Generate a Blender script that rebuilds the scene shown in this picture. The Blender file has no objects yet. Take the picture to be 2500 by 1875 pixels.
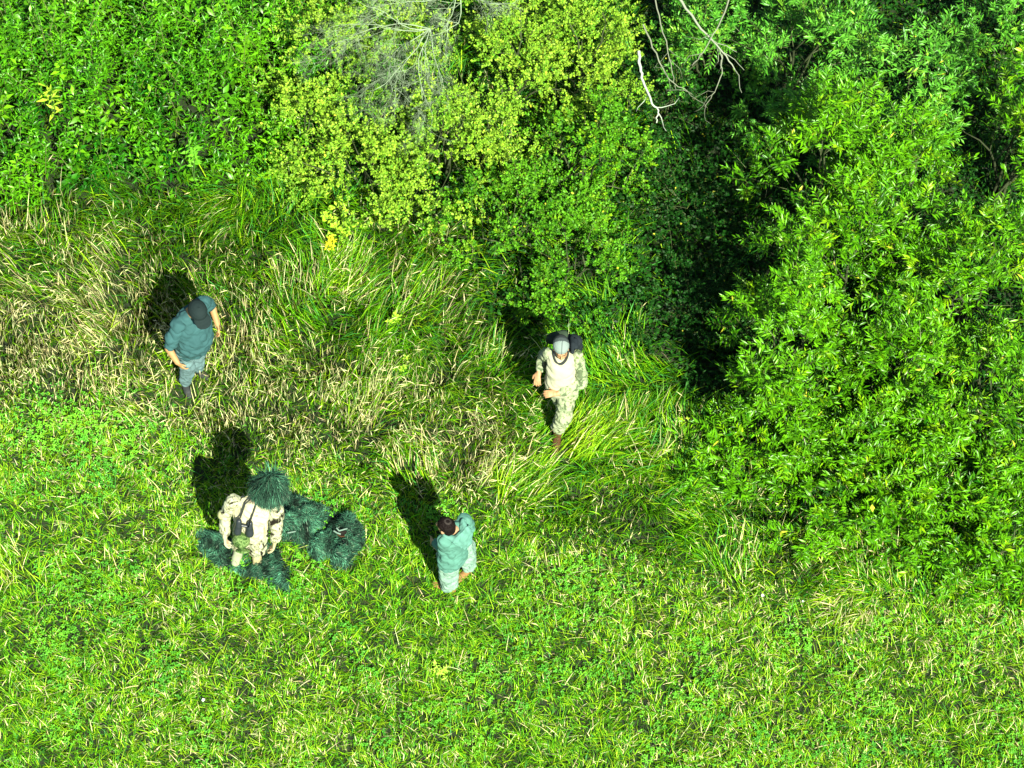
import bpy, bmesh, math
import numpy as np
from mathutils import Vector, Matrix

# ------------------------------------------------------------------ camera, sky, sun, exposure
SC = bpy.context.scene
COL = SC.collection
FPX, W0, H0 = 7000.0, 2500.0, 1875.0
TILT, ROLL, DIST = math.radians(30.0), math.radians(4.0), 7000.0 / 205.0
cam_d = bpy.data.cameras.new("camera")
cam_d.sensor_width = 36.0
cam_d.lens = 36.0 * FPX / W0
cam_d.clip_start = 0.5
cam_d.clip_end = 2000.0
cam = bpy.data.objects.new("camera", cam_d)
COL.objects.link(cam)
R = Matrix.Rotation(TILT, 3, 'X') @ Matrix.Rotation(ROLL, 3, 'Z')
cam.location = (0, -DIST * math.sin(TILT), DIST * math.cos(TILT))
cam.rotation_euler = R.to_euler()
SC.camera = cam
RN = np.array(R)
CL = np.array(cam.location)


def proj(p):
    """world -> photograph pixel (used to check and to lay out the ground plan)"""
    q = (np.asarray(p, float) - CL) @ RN
    return np.stack([W0 / 2 + FPX * q[..., 0] / -q[..., 2], H0 / 2 - FPX * q[..., 1] / -q[..., 2]], -1)


def G(px, py, z=0.0):
    """point of the plan at height z"""
    d = RN @ np.array([(px - W0 / 2) / FPX, -(py - H0 / 2) / FPX, -1.0])
    t = (z - CL[2]) / d[2]
    return CL + d * t


_g = G(1250 - 120, 937 - 258) - G(1250, 937)
SUN_ELEV = math.radians(47)
_g = _g[:2] / np.linalg.norm(_g[:2])
sun_dir = Vector((_g[0] * math.cos(SUN_ELEV), _g[1] * math.cos(SUN_ELEV), -math.sin(SUN_ELEV)))
sl = bpy.data.lights.new("sun", 'SUN')
sl.energy = 5.0
sl.angle = math.radians(0.5)
sl.color = (1.0, 0.985, 0.80)
so = bpy.data.objects.new("sun", sl)
so.rotation_euler = sun_dir.to_track_quat('-Z', 'Y').to_euler()
so.location = (0, 0, 20)
COL.objects.link(so)
wd = bpy.data.worlds.new("World")
SC.world = wd
wd.use_nodes = True
nt = wd.node_tree
bg = nt.nodes["Background"]
sky = nt.nodes.new("ShaderNodeTexSky")
sky.sky_type = 'NISHITA'
sky.sun_disc = False
sky.sun_elevation = SUN_ELEV
sky.sun_rotation = math.atan2(-sun_dir.x, -sun_dir.y)
nt.links.new(sky.outputs[0], bg.inputs[0])
bg.inputs[1].default_value = 0.05
SC.view_settings.view_transform = 'Standard'
SC.view_settings.look = 'None'
SC.view_settings.exposure = 1.45
SC.view_settings.gamma = 1.0
SC.cycles.max_bounces = 5
SC.cycles.diffuse_bounces = 2
SC.cycles.transmission_bounces = 4
SC.cycles.transparent_max_bounces = 4

rng = np.random.RandomState(7)


# ------------------------------------------------------------------ helpers
def nrm(v):
    return v / np.maximum(np.linalg.norm(v, axis=-1, keepdims=True), 1e-9)


_tabs = {}


def vnoise(x, y, s, seed=0):
    """smooth value noise 0..1, feature size s metres"""
    if seed not in _tabs:
        _tabs[seed] = np.random.RandomState(1000 + seed).rand(128, 128)
    T = _tabs[seed]
    x = np.asarray(x) / s + 500.3
    y = np.asarray(y) / s + 500.7
    xi = np.floor(x).astype(int)
    yi = np.floor(y).astype(int)
    fx = x - xi
    fy = y - yi
    fx = fx * fx * (3 - 2 * fx)
    fy = fy * fy * (3 - 2 * fy)
    a = T[xi % 128, yi % 128]
    b = T[(xi + 1) % 128, yi % 128]
    c = T[xi % 128, (yi + 1) % 128]
    d = T[(xi + 1) % 128, (yi + 1) % 128]
    return (a * (1 - fx) + b * fx) * (1 - fy) + (c * (1 - fx) + d * fx) * fy


def inpoly(px, py, poly):
    ins = np.zeros(px.shape, bool)
    n = len(poly)
    for i in range(n):
        x0, y0 = poly[i]
        x1, y1 = poly[(i + 1) % n]
        c = ((y0 > py) != (y1 > py))
        xx = (x1 - x0) * (py - y0) / ((y1 - y0) if y1 != y0 else 1e-9) + x0
        ins ^= c & (px < xx)
    return ins


def tag(o, label=None, cat=None, group=None, kind=None):
    if label: o["label"] = label
    if cat: o["category"] = cat
    if group: o["group"] = group
    if kind: o["kind"] = kind
    return o


def empty(name, loc, label, cat, group=None):
    o = bpy.data.objects.new(name, None)
    o.location = Vector([float(v) for v in loc])
    COL.objects.link(o)
    return tag(o, label, cat, group)


class MB:
    """collects vertices, faces and colours; build() makes one mesh object"""

    def __init__(s):
        s.V, s.C, s.F, s.n = [], [], [], 0

    def add(s, V, faces, C):
        V = np.asarray(V, np.float32).reshape(-1, 3)
        C = np.asarray(C, np.float32)
        if C.ndim == 1:
            C = np.tile(C, (len(V), 1))
        s.V.append(V)
        s.C.append(C.reshape(-1, 3))
        for f in faces:
            s.F.append(np.asarray(f, np.int32) + s.n)
        s.n += len(V)

    def build(s, name, mat, parent=None, smooth=False, origin=None):
        V = np.concatenate(s.V)
        C = np.concatenate(s.C)
        if origin is not None:
            V = V - np.asarray(origin, np.float32)
        me = bpy.data.meshes.new(name)
        fs = [f.reshape(-1, f.shape[-1]) for f in s.F]
        loops = np.concatenate([f.ravel() for f in fs])
        sizes = np.concatenate([np.full(len(f), f.shape[1], np.int32) for f in fs])
        starts = np.concatenate([[0], np.cumsum(sizes)[:-1]]).astype(np.int32)
        me.vertices.add(len(V))
        me.vertices.foreach_set('co', V.ravel())
        me.loops.add(len(loops))
        me.loops.foreach_set('vertex_index', loops)
        me.polygons.add(len(sizes))
        me.polygons.foreach_set('loop_start', starts)
        me.polygons.foreach_set('loop_total', sizes)
        if smooth:
            me.polygons.foreach_set('use_smooth', np.ones(len(sizes), bool))
        ca = me.color_attributes.new('Col', 'FLOAT_COLOR', 'POINT')
        c4 = np.ones((len(V), 4), np.float32)
        c4[:, :3] = np.clip(C, 0, 1)
        ca.data.foreach_set('color', c4.ravel())
        me.update(calc_edges=True)
        me.materials.append(mat)
        o = bpy.data.objects.new(name, me)
        COL.objects.link(o)
        if parent is not None:
            o.parent = parent
        if origin is not None and parent is None:
            o.location = Vector([float(v) for v in origin])
        return o


def blades(mb, P, az, L, th0, th1, w, C, seg=3, tipc=None, rootk=1.0):
    """curved tapering grass blades"""
    N = len(P)
    if N == 0:
        return
    d = np.stack([np.cos(az), np.sin(az), np.zeros(N)], -1)
    tw = az + np.pi / 2 + rng.uniform(-0.7, 0.7, N)
    sd = np.stack([np.cos(tw), np.sin(tw), np.zeros(N)], -1)
    cuts = [0, .5, 1.0] if seg == 2 else [0, .38, .72, 1.0]
    wk = [1, .8, 0] if seg == 2 else [.9, 1, .62, 0]
    pts = [np.asarray(P, float)]
    for i in range(1, len(cuts)):
        t = (cuts[i] + cuts[i - 1]) / 2
        th = th0 + (th1 - th0) * t
        ds = (cuts[i] - cuts[i - 1]) * L
        pts.append(pts[-1] + (d * np.sin(th)[:, None] + np.array([0, 0, 1.]) * np.cos(th)[:, None]) * ds[:, None])
    nv = 2 * (len(cuts) - 1) + 1
    V = np.zeros((N, nv, 3))
    CC = np.zeros((N, nv, 3))
    tipc = C if tipc is None else tipc
    for i in range(len(cuts) - 1):
        o = sd * (w * wk[i] * .5)[:, None]
        V[:, 2 * i] = pts[i] - o
        V[:, 2 * i + 1] = pts[i] + o
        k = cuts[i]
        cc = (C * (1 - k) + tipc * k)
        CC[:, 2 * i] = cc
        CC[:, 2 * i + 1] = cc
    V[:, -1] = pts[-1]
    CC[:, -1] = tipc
    base = (np.arange(N) * nv)[:, None]
    q = [np.array([2 * i, 2 * i + 1, 2 * i + 3, 2 * i + 2])[None] + base for i in range(len(cuts) - 2)]
    t = np.array([nv - 3, nv - 2, nv - 1])[None] + base
    mb.add(V, q + [t], CC.reshape(-1, 3))


def leaves(mb, P, D, Nn, L, Wd, C, fold=.25, droop=.25, wide=.45):
    """folded, drooping leaves: five vertices, four facets"""
    N = len(P)
    if N == 0:
        return
    D = nrm(D)
    Nn = nrm(Nn - D * np.sum(Nn * D, -1, keepdims=True))
    S = np.cross(D, Nn)
    L = L[:, None]
    Wd = Wd[:, None]
    mid = P + D * L * wide
    V = np.zeros((N, 5, 3))
    V[:, 0] = P
    V[:, 1] = mid - S * Wd * .5 + Nn * Wd * fold
    V[:, 2] = mid
    V[:, 3] = mid + S * Wd * .5 + Nn * Wd * fold
    V[:, 4] = P + D * L - Nn * L * droop
    b = (np.arange(N) * 5)[:, None]
    f = np.concatenate([np.array([[0, 2, 1]]) + b, np.array([[0, 3, 2]]) + b, np.array([[1, 2, 4]]) + b,
                        np.array([[2, 3, 4]]) + b])
    CC = np.repeat(C[:, None], 5, 1)
    CC[:, 2] *= 1.12
    mb.add(V, [f], CC.reshape(-1, 3))


def tube(mb, pts, rad, C, sides=5):
    pts = np.asarray(pts, float)
    n = len(pts)
    rad = np.broadcast_to(np.asarray(rad, float), (n,))
    T = nrm(np.gradient(pts, axis=0))
    ref = np.array([.3, .5, .8]) if abs(T[0] @ np.array([.3, .5, .8])) < .9 else np.array([1., 0, 0])
    A = nrm(np.cross(T, ref))
    B = np.cross(T, A)
    ang = np.arange(sides) * 2 * np.pi / sides
    V = pts[:, None] + (A[:, None] * np.cos(ang)[None, :, None] + B[:, None] * np.sin(ang)[None, :, None]) * rad[:, None, None]
    V = V.reshape(-1, 3)
    F = []
    for i in range(n - 1):
        for j in range(sides):
            F.append([i * sides + j, i * sides + (j + 1) % sides, (i + 1) * sides + (j + 1) % sides, (i + 1) * sides + j])
    mb.add(V, [np.array(F), ], C)
    mb.F.append(np.array([[mb.n - sides + k for k in range(sides)]], np.int32))


def curve_pts(a, b, n, bend, rs):
    a = np.asarray(a, float)
    b = np.asarray(b, float)
    t = np.linspace(0, 1, n)[:, None]
    m = (a + b) / 2 + np.asarray(bend, float)
    p = (1 - t) ** 2 * a + 2 * t * (1 - t) * m + t * t * b
    L = np.linalg.norm(b - a)
    p[1:-1] += rs.normal(0, .018 * L, (n - 2, 3))
    return p


# ------------------------------------------------------------------ materials
def new_mat(name):
    m = bpy.data.materials.new(name)
    m.use_nodes = True
    t = m.node_tree
    return m, t, t.nodes["Principled BSDF"]


def foliage_mat(name, rough=.42, spec=.45, trans=.22):
    m, t, b = new_mat(name)
    at = t.nodes.new("ShaderNodeAttribute")
    at.attribute_name = 'Col'
    t.links.new(at.outputs['Color'], b.inputs['Base Color'])
    b.inputs['Roughness'].default_value = rough
    b.inputs['Specular IOR Level'].default_value = spec
    if trans > 0:
        tr = t.nodes.new("ShaderNodeBsdfTranslucent")
        mx = t.nodes.new("ShaderNodeMixShader")
        t.links.new(at.outputs['Color'], tr.inputs['Color'])
        mx.inputs[0].default_value = trans
        t.links.new(b.outputs[0], mx.inputs[1])
        t.links.new(tr.outputs[0], mx.inputs[2])
        t.links.new(mx.outputs[0], t.nodes["Material Output"].inputs[0])
    return m


def attr_mat(name, rough=.8, spec=.2, bump=0.0, bscale=40.0):
    m, t, b = new_mat(name)
    at = t.nodes.new("ShaderNodeAttribute")
    at.attribute_name = 'Col'
    t.links.new(at.outputs['Color'], b.inputs['Base Color'])
    b.inputs['Roughness'].default_value = rough
    b.inputs['Specular IOR Level'].default_value = spec
    if bump:
        tc = t.nodes.new("ShaderNodeTexCoord")
        n = t.nodes.new("ShaderNodeTexNoise")
        n.inputs['Scale'].default_value = bscale
        n.inputs['Detail'].default_value = 4
        bp = t.nodes.new("ShaderNodeBump")
        bp.inputs['Strength'].default_value = bump
        bp.inputs['Distance'].default_value = .01
        t.links.new(tc.outputs['Object'], n.inputs['Vector'])
        t.links.new(n.outputs['Fac'], bp.inputs['Height'])
        t.links.new(bp.outputs[0], b.inputs['Normal'])
    return m


def camo_mat(name, cols, scale=9.0, rough=.85, bump=.35):
    """cloth printed with blotches: cols = [(position, rgb)...]"""
    m, t, b = new_mat(name)
    tc = t.nodes.new("ShaderNodeTexCoord")
    mp = t.nodes.new("ShaderNodeMapping")
    mp.inputs['Scale'].default_value = (1, 1, .6)
    n = t.nodes.new("ShaderNodeTexNoise")
    n.inputs['Scale'].default_value = scale
    n.inputs['Detail'].default_value = 3.0
    n.inputs['Distortion'].default_value = .6
    r = t.nodes.new("ShaderNodeValToRGB")
    r.color_ramp.interpolation = 'CONSTANT'
    e = r.color_ramp.elements
    e[0].position = cols[0][0]
    e[0].color = (*cols[0][1], 1)
    e[1].position = cols[1][0]
    e[1].color = (*cols[1][1], 1)
    for p, c in cols[2:]:
        x = e.new(p)
        x.color = (*c, 1)
    t.links.new(tc.outputs['Object'], mp.inputs[0])
    t.links.new(mp.outputs[0], n.inputs['Vector'])
    t.links.new(n.outputs['Fac'], r.inputs[0])
    t.links.new(r.outputs[0], b.inputs['Base Color'])
    b.inputs['Roughness'].default_value = rough
    b.inputs['Specular IOR Level'].default_value = .15
    n2 = t.nodes.new("ShaderNodeTexNoise")
    n2.inputs['Scale'].default_value = 16
    n2.inputs['Detail'].default_value = 3
    bp = t.nodes.new("ShaderNodeBump")
    bp.inputs['Strength'].default_value = bump
    bp.inputs['Distance'].default_value = .03
    t.links.new(tc.outputs['Object'], n2.inputs['Vector'])
    t.links.new(n2.outputs['Fac'], bp.inputs['Height'])
    t.links.new(bp.outputs[0], b.inputs['Normal'])
    return m


M_leaf = foliage_mat("leaf", .34, .26, .12)
M_small = foliage_mat("small_leaf", .5, .18, .14)
M_grass = foliage_mat("grass_blade", .5, .13, .13)
M_bark = attr_mat("bark", .85, .2, .5, 60)
M_dead = attr_mat("dead_wood", .8, .2)
M_skin = attr_mat("skin", .55, .35, .05, 80)
M_cloth = attr_mat("cloth", .85, .15, .45, 18)
M_hair = attr_mat("hair", .75, .1)
M_ghillie = foliage_mat("ghillie_yarn", .7, .2, .1)
M_plastic = attr_mat("dark_plastic", .4, .4)
M_tan = attr_mat("tan_leather", .7, .25, .4, 50)

# ------------------------------------------------------------------ ground
gm, gt, gb = new_mat("soil_and_thatch")
gtc = gt.nodes.new("ShaderNodeTexCoord")
gn = gt.nodes.new("ShaderNodeTexNoise")
gn.inputs['Scale'].default_value = 9
gn.inputs['Detail'].default_value = 9
gn.inputs['Roughness'].default_value = .7
gr = gt.nodes.new("ShaderNodeValToRGB")
gr.color_ramp.elements[0].position = .35
gr.color_ramp.elements[0].color = (.003, .007, .001, 1)
gr.color_ramp.elements[1].position = .68
gr.color_ramp.elements[1].color = (.014, .030, .003, 1)
gt.links.new(gtc.outputs['Object'], gn.inputs['Vector'])
gt.links.new(gn.outputs['Fac'], gr.inputs[0])
gt.links.new(gr.outputs[0], gb.inputs['Base Color'])
gb.inputs['Roughness'].default_value = .95


def ground_z(x, y):
    return .05 * (vnoise(x, y, 1.7, 3) - .5) + .03 * (vnoise(x, y, .5, 4) - .5)


def build_ground():
    xs = np.concatenate([[-400, -120, -40, -16], np.linspace(-10, 10, 101), [16, 40, 120, 400]])
    ys = np.concatenate([[-400, -120, -40, -16], np.linspace(-10, 12, 111), [18, 40, 120, 400]])
    X, Y = np.meshgrid(xs, ys, indexing='ij')
    k = (np.abs(X) <= 10) & (Y >= -10) & (Y <= 12)
    Z = np.where(k, ground_z(X, Y), 0)
    V = np.stack([X, Y, Z], -1).reshape(-1, 3)
    ny = len(ys)
    i, j = np.meshgrid(np.arange(len(xs) - 1), np.arange(ny - 1), indexing='ij')
    a = (i * ny + j).ravel()
    F = np.stack([a, a + ny, a + ny + 1, a + 1], -1)
    mb = MB()
    mb.add(V, [F], np.array([.05, .06, .02]))
    tag(mb.build("ground", gm, smooth=True), kind="structure")


build_ground()

# ------------------------------------------------------------------ plan of the vegetation (outlines on the ground)
UNDER = [(-400, -300), (1000, -300), (900, 330), (720, 420), (600, 470), (420, 480), (250, 470), (0, 520), (-400, 540)]
LAWN_TOP = [(-400, 930), (0, 985), (250, 1010), (480, 1075), (800, 1120), (950, 1190), (1230, 1250), (1500, 1340), (1800, 1420),
            (2150, 1460), (2600, 1440), (2900, 1440)]
DRY = [(-400, 680), (0, 700), (250, 720), (420, 700), (560, 790), (760, 840), (1000, 900), (1230, 1010), (1330, 1120), (1230, 1260),
       (950, 1200), (800, 1130), (480, 1080), (250, 1010), (0, 990), (-400, 950)]
SHRUBS_ZONE = [(760, -300), (2900, -300), (2900, 1420), (2500, 1400), (2150, 1400), (1850, 1300), (1700, 1080), (1650, 900), (1400, 850),
               (1150, 780), (1050, 560), (780, 470)]


def lawn_line(px):
    xs, ys = zip(*LAWN_TOP)
    return np.interp(px, xs, ys)


def rand_ground(n, ymin=-7.6, ymax=9.0, xmax=8.2):
    x = rng.uniform(-xmax, xmax, n)
    y = rng.uniform(ymin, ymax, n)
    return x, y


def mixc(k, a, b):
    return np.asarray(a) * (1 - k[:, None]) + np.asarray(b) * k[:, None]


C_G1 = np.array([.040, .160, .003])
C_G2 = np.array([.092, .290, .003])
C_YG = np.array([.230, .420, .010])
C_ST = np.array([.580, .560, .270])
C_BR = np.array([.085, .090, .014])
C_BL = np.array([.045, .220, .032])
FEET = [G(452, 950), G(1362, 1070), G(603, 1362), G(1100, 1425)]


def pick(n, weights):
    """palette choice per blade with jitter"""
    pal = np.stack([C_G1, C_G2, C_YG, C_ST, C_BL, C_BR])
    w = np.asarray(weights, float)
    if w.ndim == 1:
        w = np.tile(w, (n, 1))
    if w.shape[1] == 5:
        w = np.concatenate([w, (.03 + .40 * w[:, 3:4])], 1)
    w = np.cumsum(w / w.sum(1, keepdims=True), 1)
    k = (rng.rand(n)[:, None] > w).sum(1).clip(0, 5)
    c = pal[k] * rng.uniform(.65, 1.35, (n, 1)) * rng.uniform(.88, 1.12, (n, 3))
    return c, k


def build_lawn():
    mb = MB()
    x, y = rand_ground(620000, ymax=3.5)
    z = ground_z(x, y)
    pp = proj(np.stack([x, y, z], -1))
    edge = pp[:, 1] - lawn_line(pp[:, 0]) + rng.normal(0, 35, len(x))
    k = edge > 0
    n1 = vnoise(x, y, .55, 11)
    n2 = vnoise(x, y, 1.6, 12)
    n3 = vnoise(x, y, .16, 13)
    k &= rng.rand(len(x)) < .30 + .75 * np.clip(n3 * 1.1 + vnoise(x, y, .38, 15) * .7 - .35, 0, 1)
    x, y, z, n1, n2, n3, pp, edge = [a[k] for a in (x, y, z, n1, n2, n3, pp, edge)]
    n = len(x)
    ang = vnoise(x, y, .22, 14) * 2 * np.pi * 2 + rng.normal(0, .9, n)
    dry = np.clip(1.25 * n2 - .30 + np.clip(1 - edge / 260, 0, 1) * .35 + (pp[:, 0] > 1400) * .15, 0, 1)
    w = np.stack([.28 - .1 * dry, .42 - .1 * dry, .18 + .24 * dry, .04 + .18 * dry, .07 * np.ones(n)], 1).clip(.02)
    C, kk = pick(n, w)
    L = rng.uniform(.05, .13, n) * (.75 + .6 * n1)
    th0 = rng.uniform(.15, .7, n)
    th1 = th0 + rng.uniform(.3, 1.3, n)
    wd = rng.uniform(.006, .0115, n)
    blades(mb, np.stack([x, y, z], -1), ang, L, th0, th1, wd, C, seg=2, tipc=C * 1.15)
    # dark thatch close to the soil
    x2, y2 = rand_ground(150000, ymax=8.5)
    m = len(x2)
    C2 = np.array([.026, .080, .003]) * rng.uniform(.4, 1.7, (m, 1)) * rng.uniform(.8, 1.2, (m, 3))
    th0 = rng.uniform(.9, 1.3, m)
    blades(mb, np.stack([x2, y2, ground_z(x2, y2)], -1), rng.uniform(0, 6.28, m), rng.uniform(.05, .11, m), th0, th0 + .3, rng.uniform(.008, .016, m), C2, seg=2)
    # longer single blades
    m = 26000
    i = rng.choice(n, m, replace=False)
    C2, _ = pick(m, [.10, .34, .42, .10, .04])
    th0 = rng.uniform(.5, 1.0, m)
    blades(mb, np.stack([x, y, z], -1)[i], rng.uniform(0, 6.28, m), rng.uniform(.13, .27, m), th0,
           th0 + rng.uniform(.5, 1.0, m), rng.uniform(.005, .009, m), C2, seg=3)
    tag(mb.build("lawn_grass", M_grass), "short green lawn grass mixed with dry blades along the bottom", "grass", kind="stuff")


def build_clover():
    mb = MB()
    x, y = rand_ground(120000, ymax=4.2)
    z = ground_z(x, y)
    pp = proj(np.stack([x, y, z], -1))
    e = pp[:, 1] - lawn_line(pp[:, 0])
    nz = vnoise(x, y, .5, 21)
    nz2 = vnoise(x, y, .17, 22)
    patch = np.exp(-(((pp[:, 0] - 190) / 190) ** 2 + ((pp[:, 1] - 1060) / 110) ** 2))
    prob = np.clip((nz - .52) * 3.2, 0, .8) * np.clip(nz2 * 2.2 - .5, 0, 1) * (e > 0) + np.clip(patch * 1.3, 0, .9) * np.clip(nz2 * 1.8 - .2, 0, 1)
    k = rng.rand(len(x)) < prob
    x, y, z, patch = x[k], y[k], z[k], patch[k]
    n = len(x)
    P0 = np.stack([x, y, z + rng.uniform(.04, .10, n) + patch * .03], -1)
    hue = vnoise(x, y, .35, 23)
    base = np.array([.045, .24, .02]) * (1 - hue[:, None]) + np.array([.13, .40, .02]) * hue[:, None]
    base = base * (1 + .35 * patch[:, None]) * rng.uniform(.7, 1.3, (n, 1))
    a0 = rng.uniform(0, 6.28, n)
    for j in range(3):
        a = a0 + j * 2.094
        D = np.stack([np.cos(a), np.sin(a), rng.uniform(-.1, .45, n)], -1)
        Nn = np.stack([rng.normal(0, .3, n), rng.normal(-.1, .3, n), np.ones(n)], -1)
        leaves(mb, P0, D, Nn, rng.uniform(.018, .034, n), rng.uniform(.014, .026, n), base, .15, .1, .6)
    tag(mb.build("clover", M_small), "bright green clover and small round weeds growing in patches through the lawn", "clover", kind="stuff")


def build_meadow():
    """long grass, green and straw, behind the lawn edge"""
    mb = MB()
    x, y = rand_ground(520000, ymin=-4.5, ymax=8.5)
    z = ground_z(x, y)
    pp = proj(np.stack([x, y, z], -1))
    px, py = pp[:, 0], pp[:, 1]
    e = lawn_line(px) - py + rng.normal(0, 30, len(x))
    in_u = inpoly(px, py + rng.normal(0, 30, len(x)), UNDER)
    in_s = inpoly(px, py, SHRUBS_ZONE)
    k = (e > 0) & ~(in_u & (rng.rand(len(x)) < .93)) & ~(in_s & (py < 1000) & (rng.rand(len(x)) < np.where(px > 1560, .96, .6)))
    for f in FEET:
        k &= (np.hypot(x - f[0], y - f[1]) > .17)
    f = G(1360, 1100)
    k &= (np.hypot(x - f[0], y - f[1]) > .17)
    n3 = vnoise(x, y, .2, 33)
    k &= rng.rand(len(x)) < np.clip(.25 + 1.5 * (n3 - .25), .18, 1)
    x, y, z, px, py, e, n3 = [a[k] for a in (x, y, z, px, py, e, n3)]
    n = len(x)
    dryp = inpoly(px + rng.normal(0, 50, n), py + rng.normal(0, 35, n), DRY) * 1.0
    left = np.clip((760 - px) / 400, 0, 1) * np.clip((py - 480) / 120, 0, 1)
    n2 = vnoise(x, y, .8, 34)
    dry = np.clip(dryp * .95 + left * .5 + (n2 - .5) * .8, 0, 1)
    w = np.stack([.26 * (1 - dry) + .10, .34 * (1 - dry) + .12, .16 + .08 * dry, .03 + .60 * dry, .16 * (1 - dry) + .02], 1)
    C, kk = pick(n, w)
    dm = np.min([np.hypot(x - f[0], y - f[1]) for f in FEET], 0)
    tread = np.exp(-(dm / .38) ** 2)
    tall = np.clip(e / 160, .0, 1)
    tallr = tall * (1 - .35 * dryp)
    L = rng.uniform(.12, .28, n) + rng.uniform(.05, .34, n) * tallr
    # lay direction: swirls, but mostly combed towards the lower part of the picture
    a_s = vnoise(x, y, .75, 35) * 2 * np.pi * 1.3 + .8
    comb = -np.pi / 2 + (vnoise(x, y, .6, 36) - .5) * 2.6
    lf = np.clip((1000 - px) / 400, 0, 1)
    use = rng.rand(n) < (.35 + .55 * lf)
    az = np.where(use, comb, a_s) + rng.normal(0, .55, n)
    th0 = rng.uniform(.1, .55, n)
    flat = vnoise(x, y, .5, 37)
    th1 = th0 + rng.uniform(.2, .9, n) + flat * .8
    # straw stands upright and is narrower
    wd = rng.uniform(.008, .015, n)
    st_ = (kk == 3) | (kk == 5)
    wd = np.where(st_, wd * .62, wd)
    th0 = np.where(st_, rng.uniform(0, .3, n), th0)
    th1 = np.where(st_, th0 + rng.uniform(.1, .65, n), th1)
    L = np.where(st_, L * 1.15, L)
    th1 = np.where(~st_ & (rng.rand(n) < lf * .7), th0 + rng.uniform(.1, .7, n), th1)
    L = L * (1 - .45 * tread)
    th0 = th0 + .8 * tread
    th1 = np.minimum(th1 + .5 * tread, 1.75)
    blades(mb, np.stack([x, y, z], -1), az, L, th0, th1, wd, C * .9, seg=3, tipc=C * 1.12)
    # seed heads on the straw
    s = np.where((kk == 3) & (rng.rand(n) < .18))[0]
    m = len(s)
    Ls = rng.uniform(.05, .14, m)
    top = np.stack([x, y, z], -1)[s] + np.stack([np.cos(az[s]) * .12, np.sin(az[s]) * .12, L[s] * .75], -1)
    aa = az[s] + rng.normal(0, .3, m)
    D = np.stack([np.cos(aa), np.sin(aa), rng.uniform(-.6, .5, m)], -1)
    leaves(mb, top, D, np.tile([0, -.4, 1.], (m, 1)), Ls, rng.uniform(.005, .009, m), C[s] * 1.05, .3, .1, .5)
    tag(mb.build("meadow_grass", M_grass), "long green and straw coloured meadow grass bent over behind the lawn", "grass", kind="stuff")


def build_undergrowth():
    """leafy stalks packed together in the upper left"""
    mb = MB()
    x, y = rand_ground(15000, ymin=-1, ymax=9.2)
    pp = proj(np.stack([x, y, 0 * x], -1))
    px, py = pp[:, 0], pp[:, 1] + rng.normal(0, 22, len(x))
    k = inpoly(px, py, UNDER)
    x, y, px, py = x[k], y[k], px[k], py[k]
    n = len(x)
    ex = np.interp(px, [-400, 0, 250, 420, 600, 720, 900], [540, 520, 470, 480, 470, 420, 330])
    edge = np.clip((ex - py) / 230, .12, 1)
    H = (.35 + .75 * edge) * rng.uniform(.65, 1.2, n) * (.3 + 1.6 * vnoise(x, y, .55, 41))
    gap = vnoise(x, y, .45, 42)
    k = (gap > .12)
    x, y, px, py, H, n = x[k], y[k], px[k], py[k], H[k], k.sum()
    lean = rng.normal(0, .24, (n, 2)) + np.array([0, -.06])
    hue = vnoise(x, y, .5, 43)
    kindp = vnoise(x, y, .3, 44) + rng.normal(0, .15, n)
    pale = ((px > 560) * .3)
    for i in range(n):
        h = H[i]
        m = int(11 + 16 * h)
        s = np.linspace(.25, 1, m)
        base = np.array([x[i], y[i], 0.])
        ax = np.array([lean[i, 0], lean[i, 1], 1.]) * h
        P = base + ax * s[:, None]
        a = np.arange(m) * 2.4 + rng.rand() * 6
        up = .15 + .9 * s ** 3
        D = np.stack([np.cos(a), np.sin(a), up + rng.normal(0, .2, m)], -1)
        Nn = np.stack([-np.cos(a) * .5 + rng.normal(0, .42, m), -np.sin(a) * .5 + rng.normal(0, .42, m), np.ones(m)], -1)
        L = rng.uniform(.05, .125, m) * rng.uniform(.75, 1.25) * (1.1 - .40 * s ** 3)
        t = np.clip(hue[i] + pale[i] * rng.rand() + rng.normal(0, .2), 0, 1)
        c = np.array([.008, .085, .002]) * (1 - t) + np.array([.080, .28, .004]) * t
        C = c[None] * rng.uniform(.5, 1.5, (m, 1))
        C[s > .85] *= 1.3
        if kindp[i] > .68:  # broader, paler leaves of a second kind
            L = L * 1.25
            C = C * np.array([1.5, 1.15, 1.5])
            leaves(mb, P[::2], D[::2], Nn[::2], L[::2], L[::2] * .42, C[::2], .12, .2, .5)
        else:
            leaves(mb, P, D, Nn, L, L * rng.uniform(.2, .27, m), C, .22, .22, .45)
        if i % 3 == 0:
            tube(mb, [base, base + ax * .5, base + ax * .97], [.006, .005, .003], np.array([.13, .16, .05]), 3)
    tag(mb.build("undergrowth", M_leaf), "dense dark green leafy stalks packed together in the upper left", "undergrowth", kind="stuff")


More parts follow.
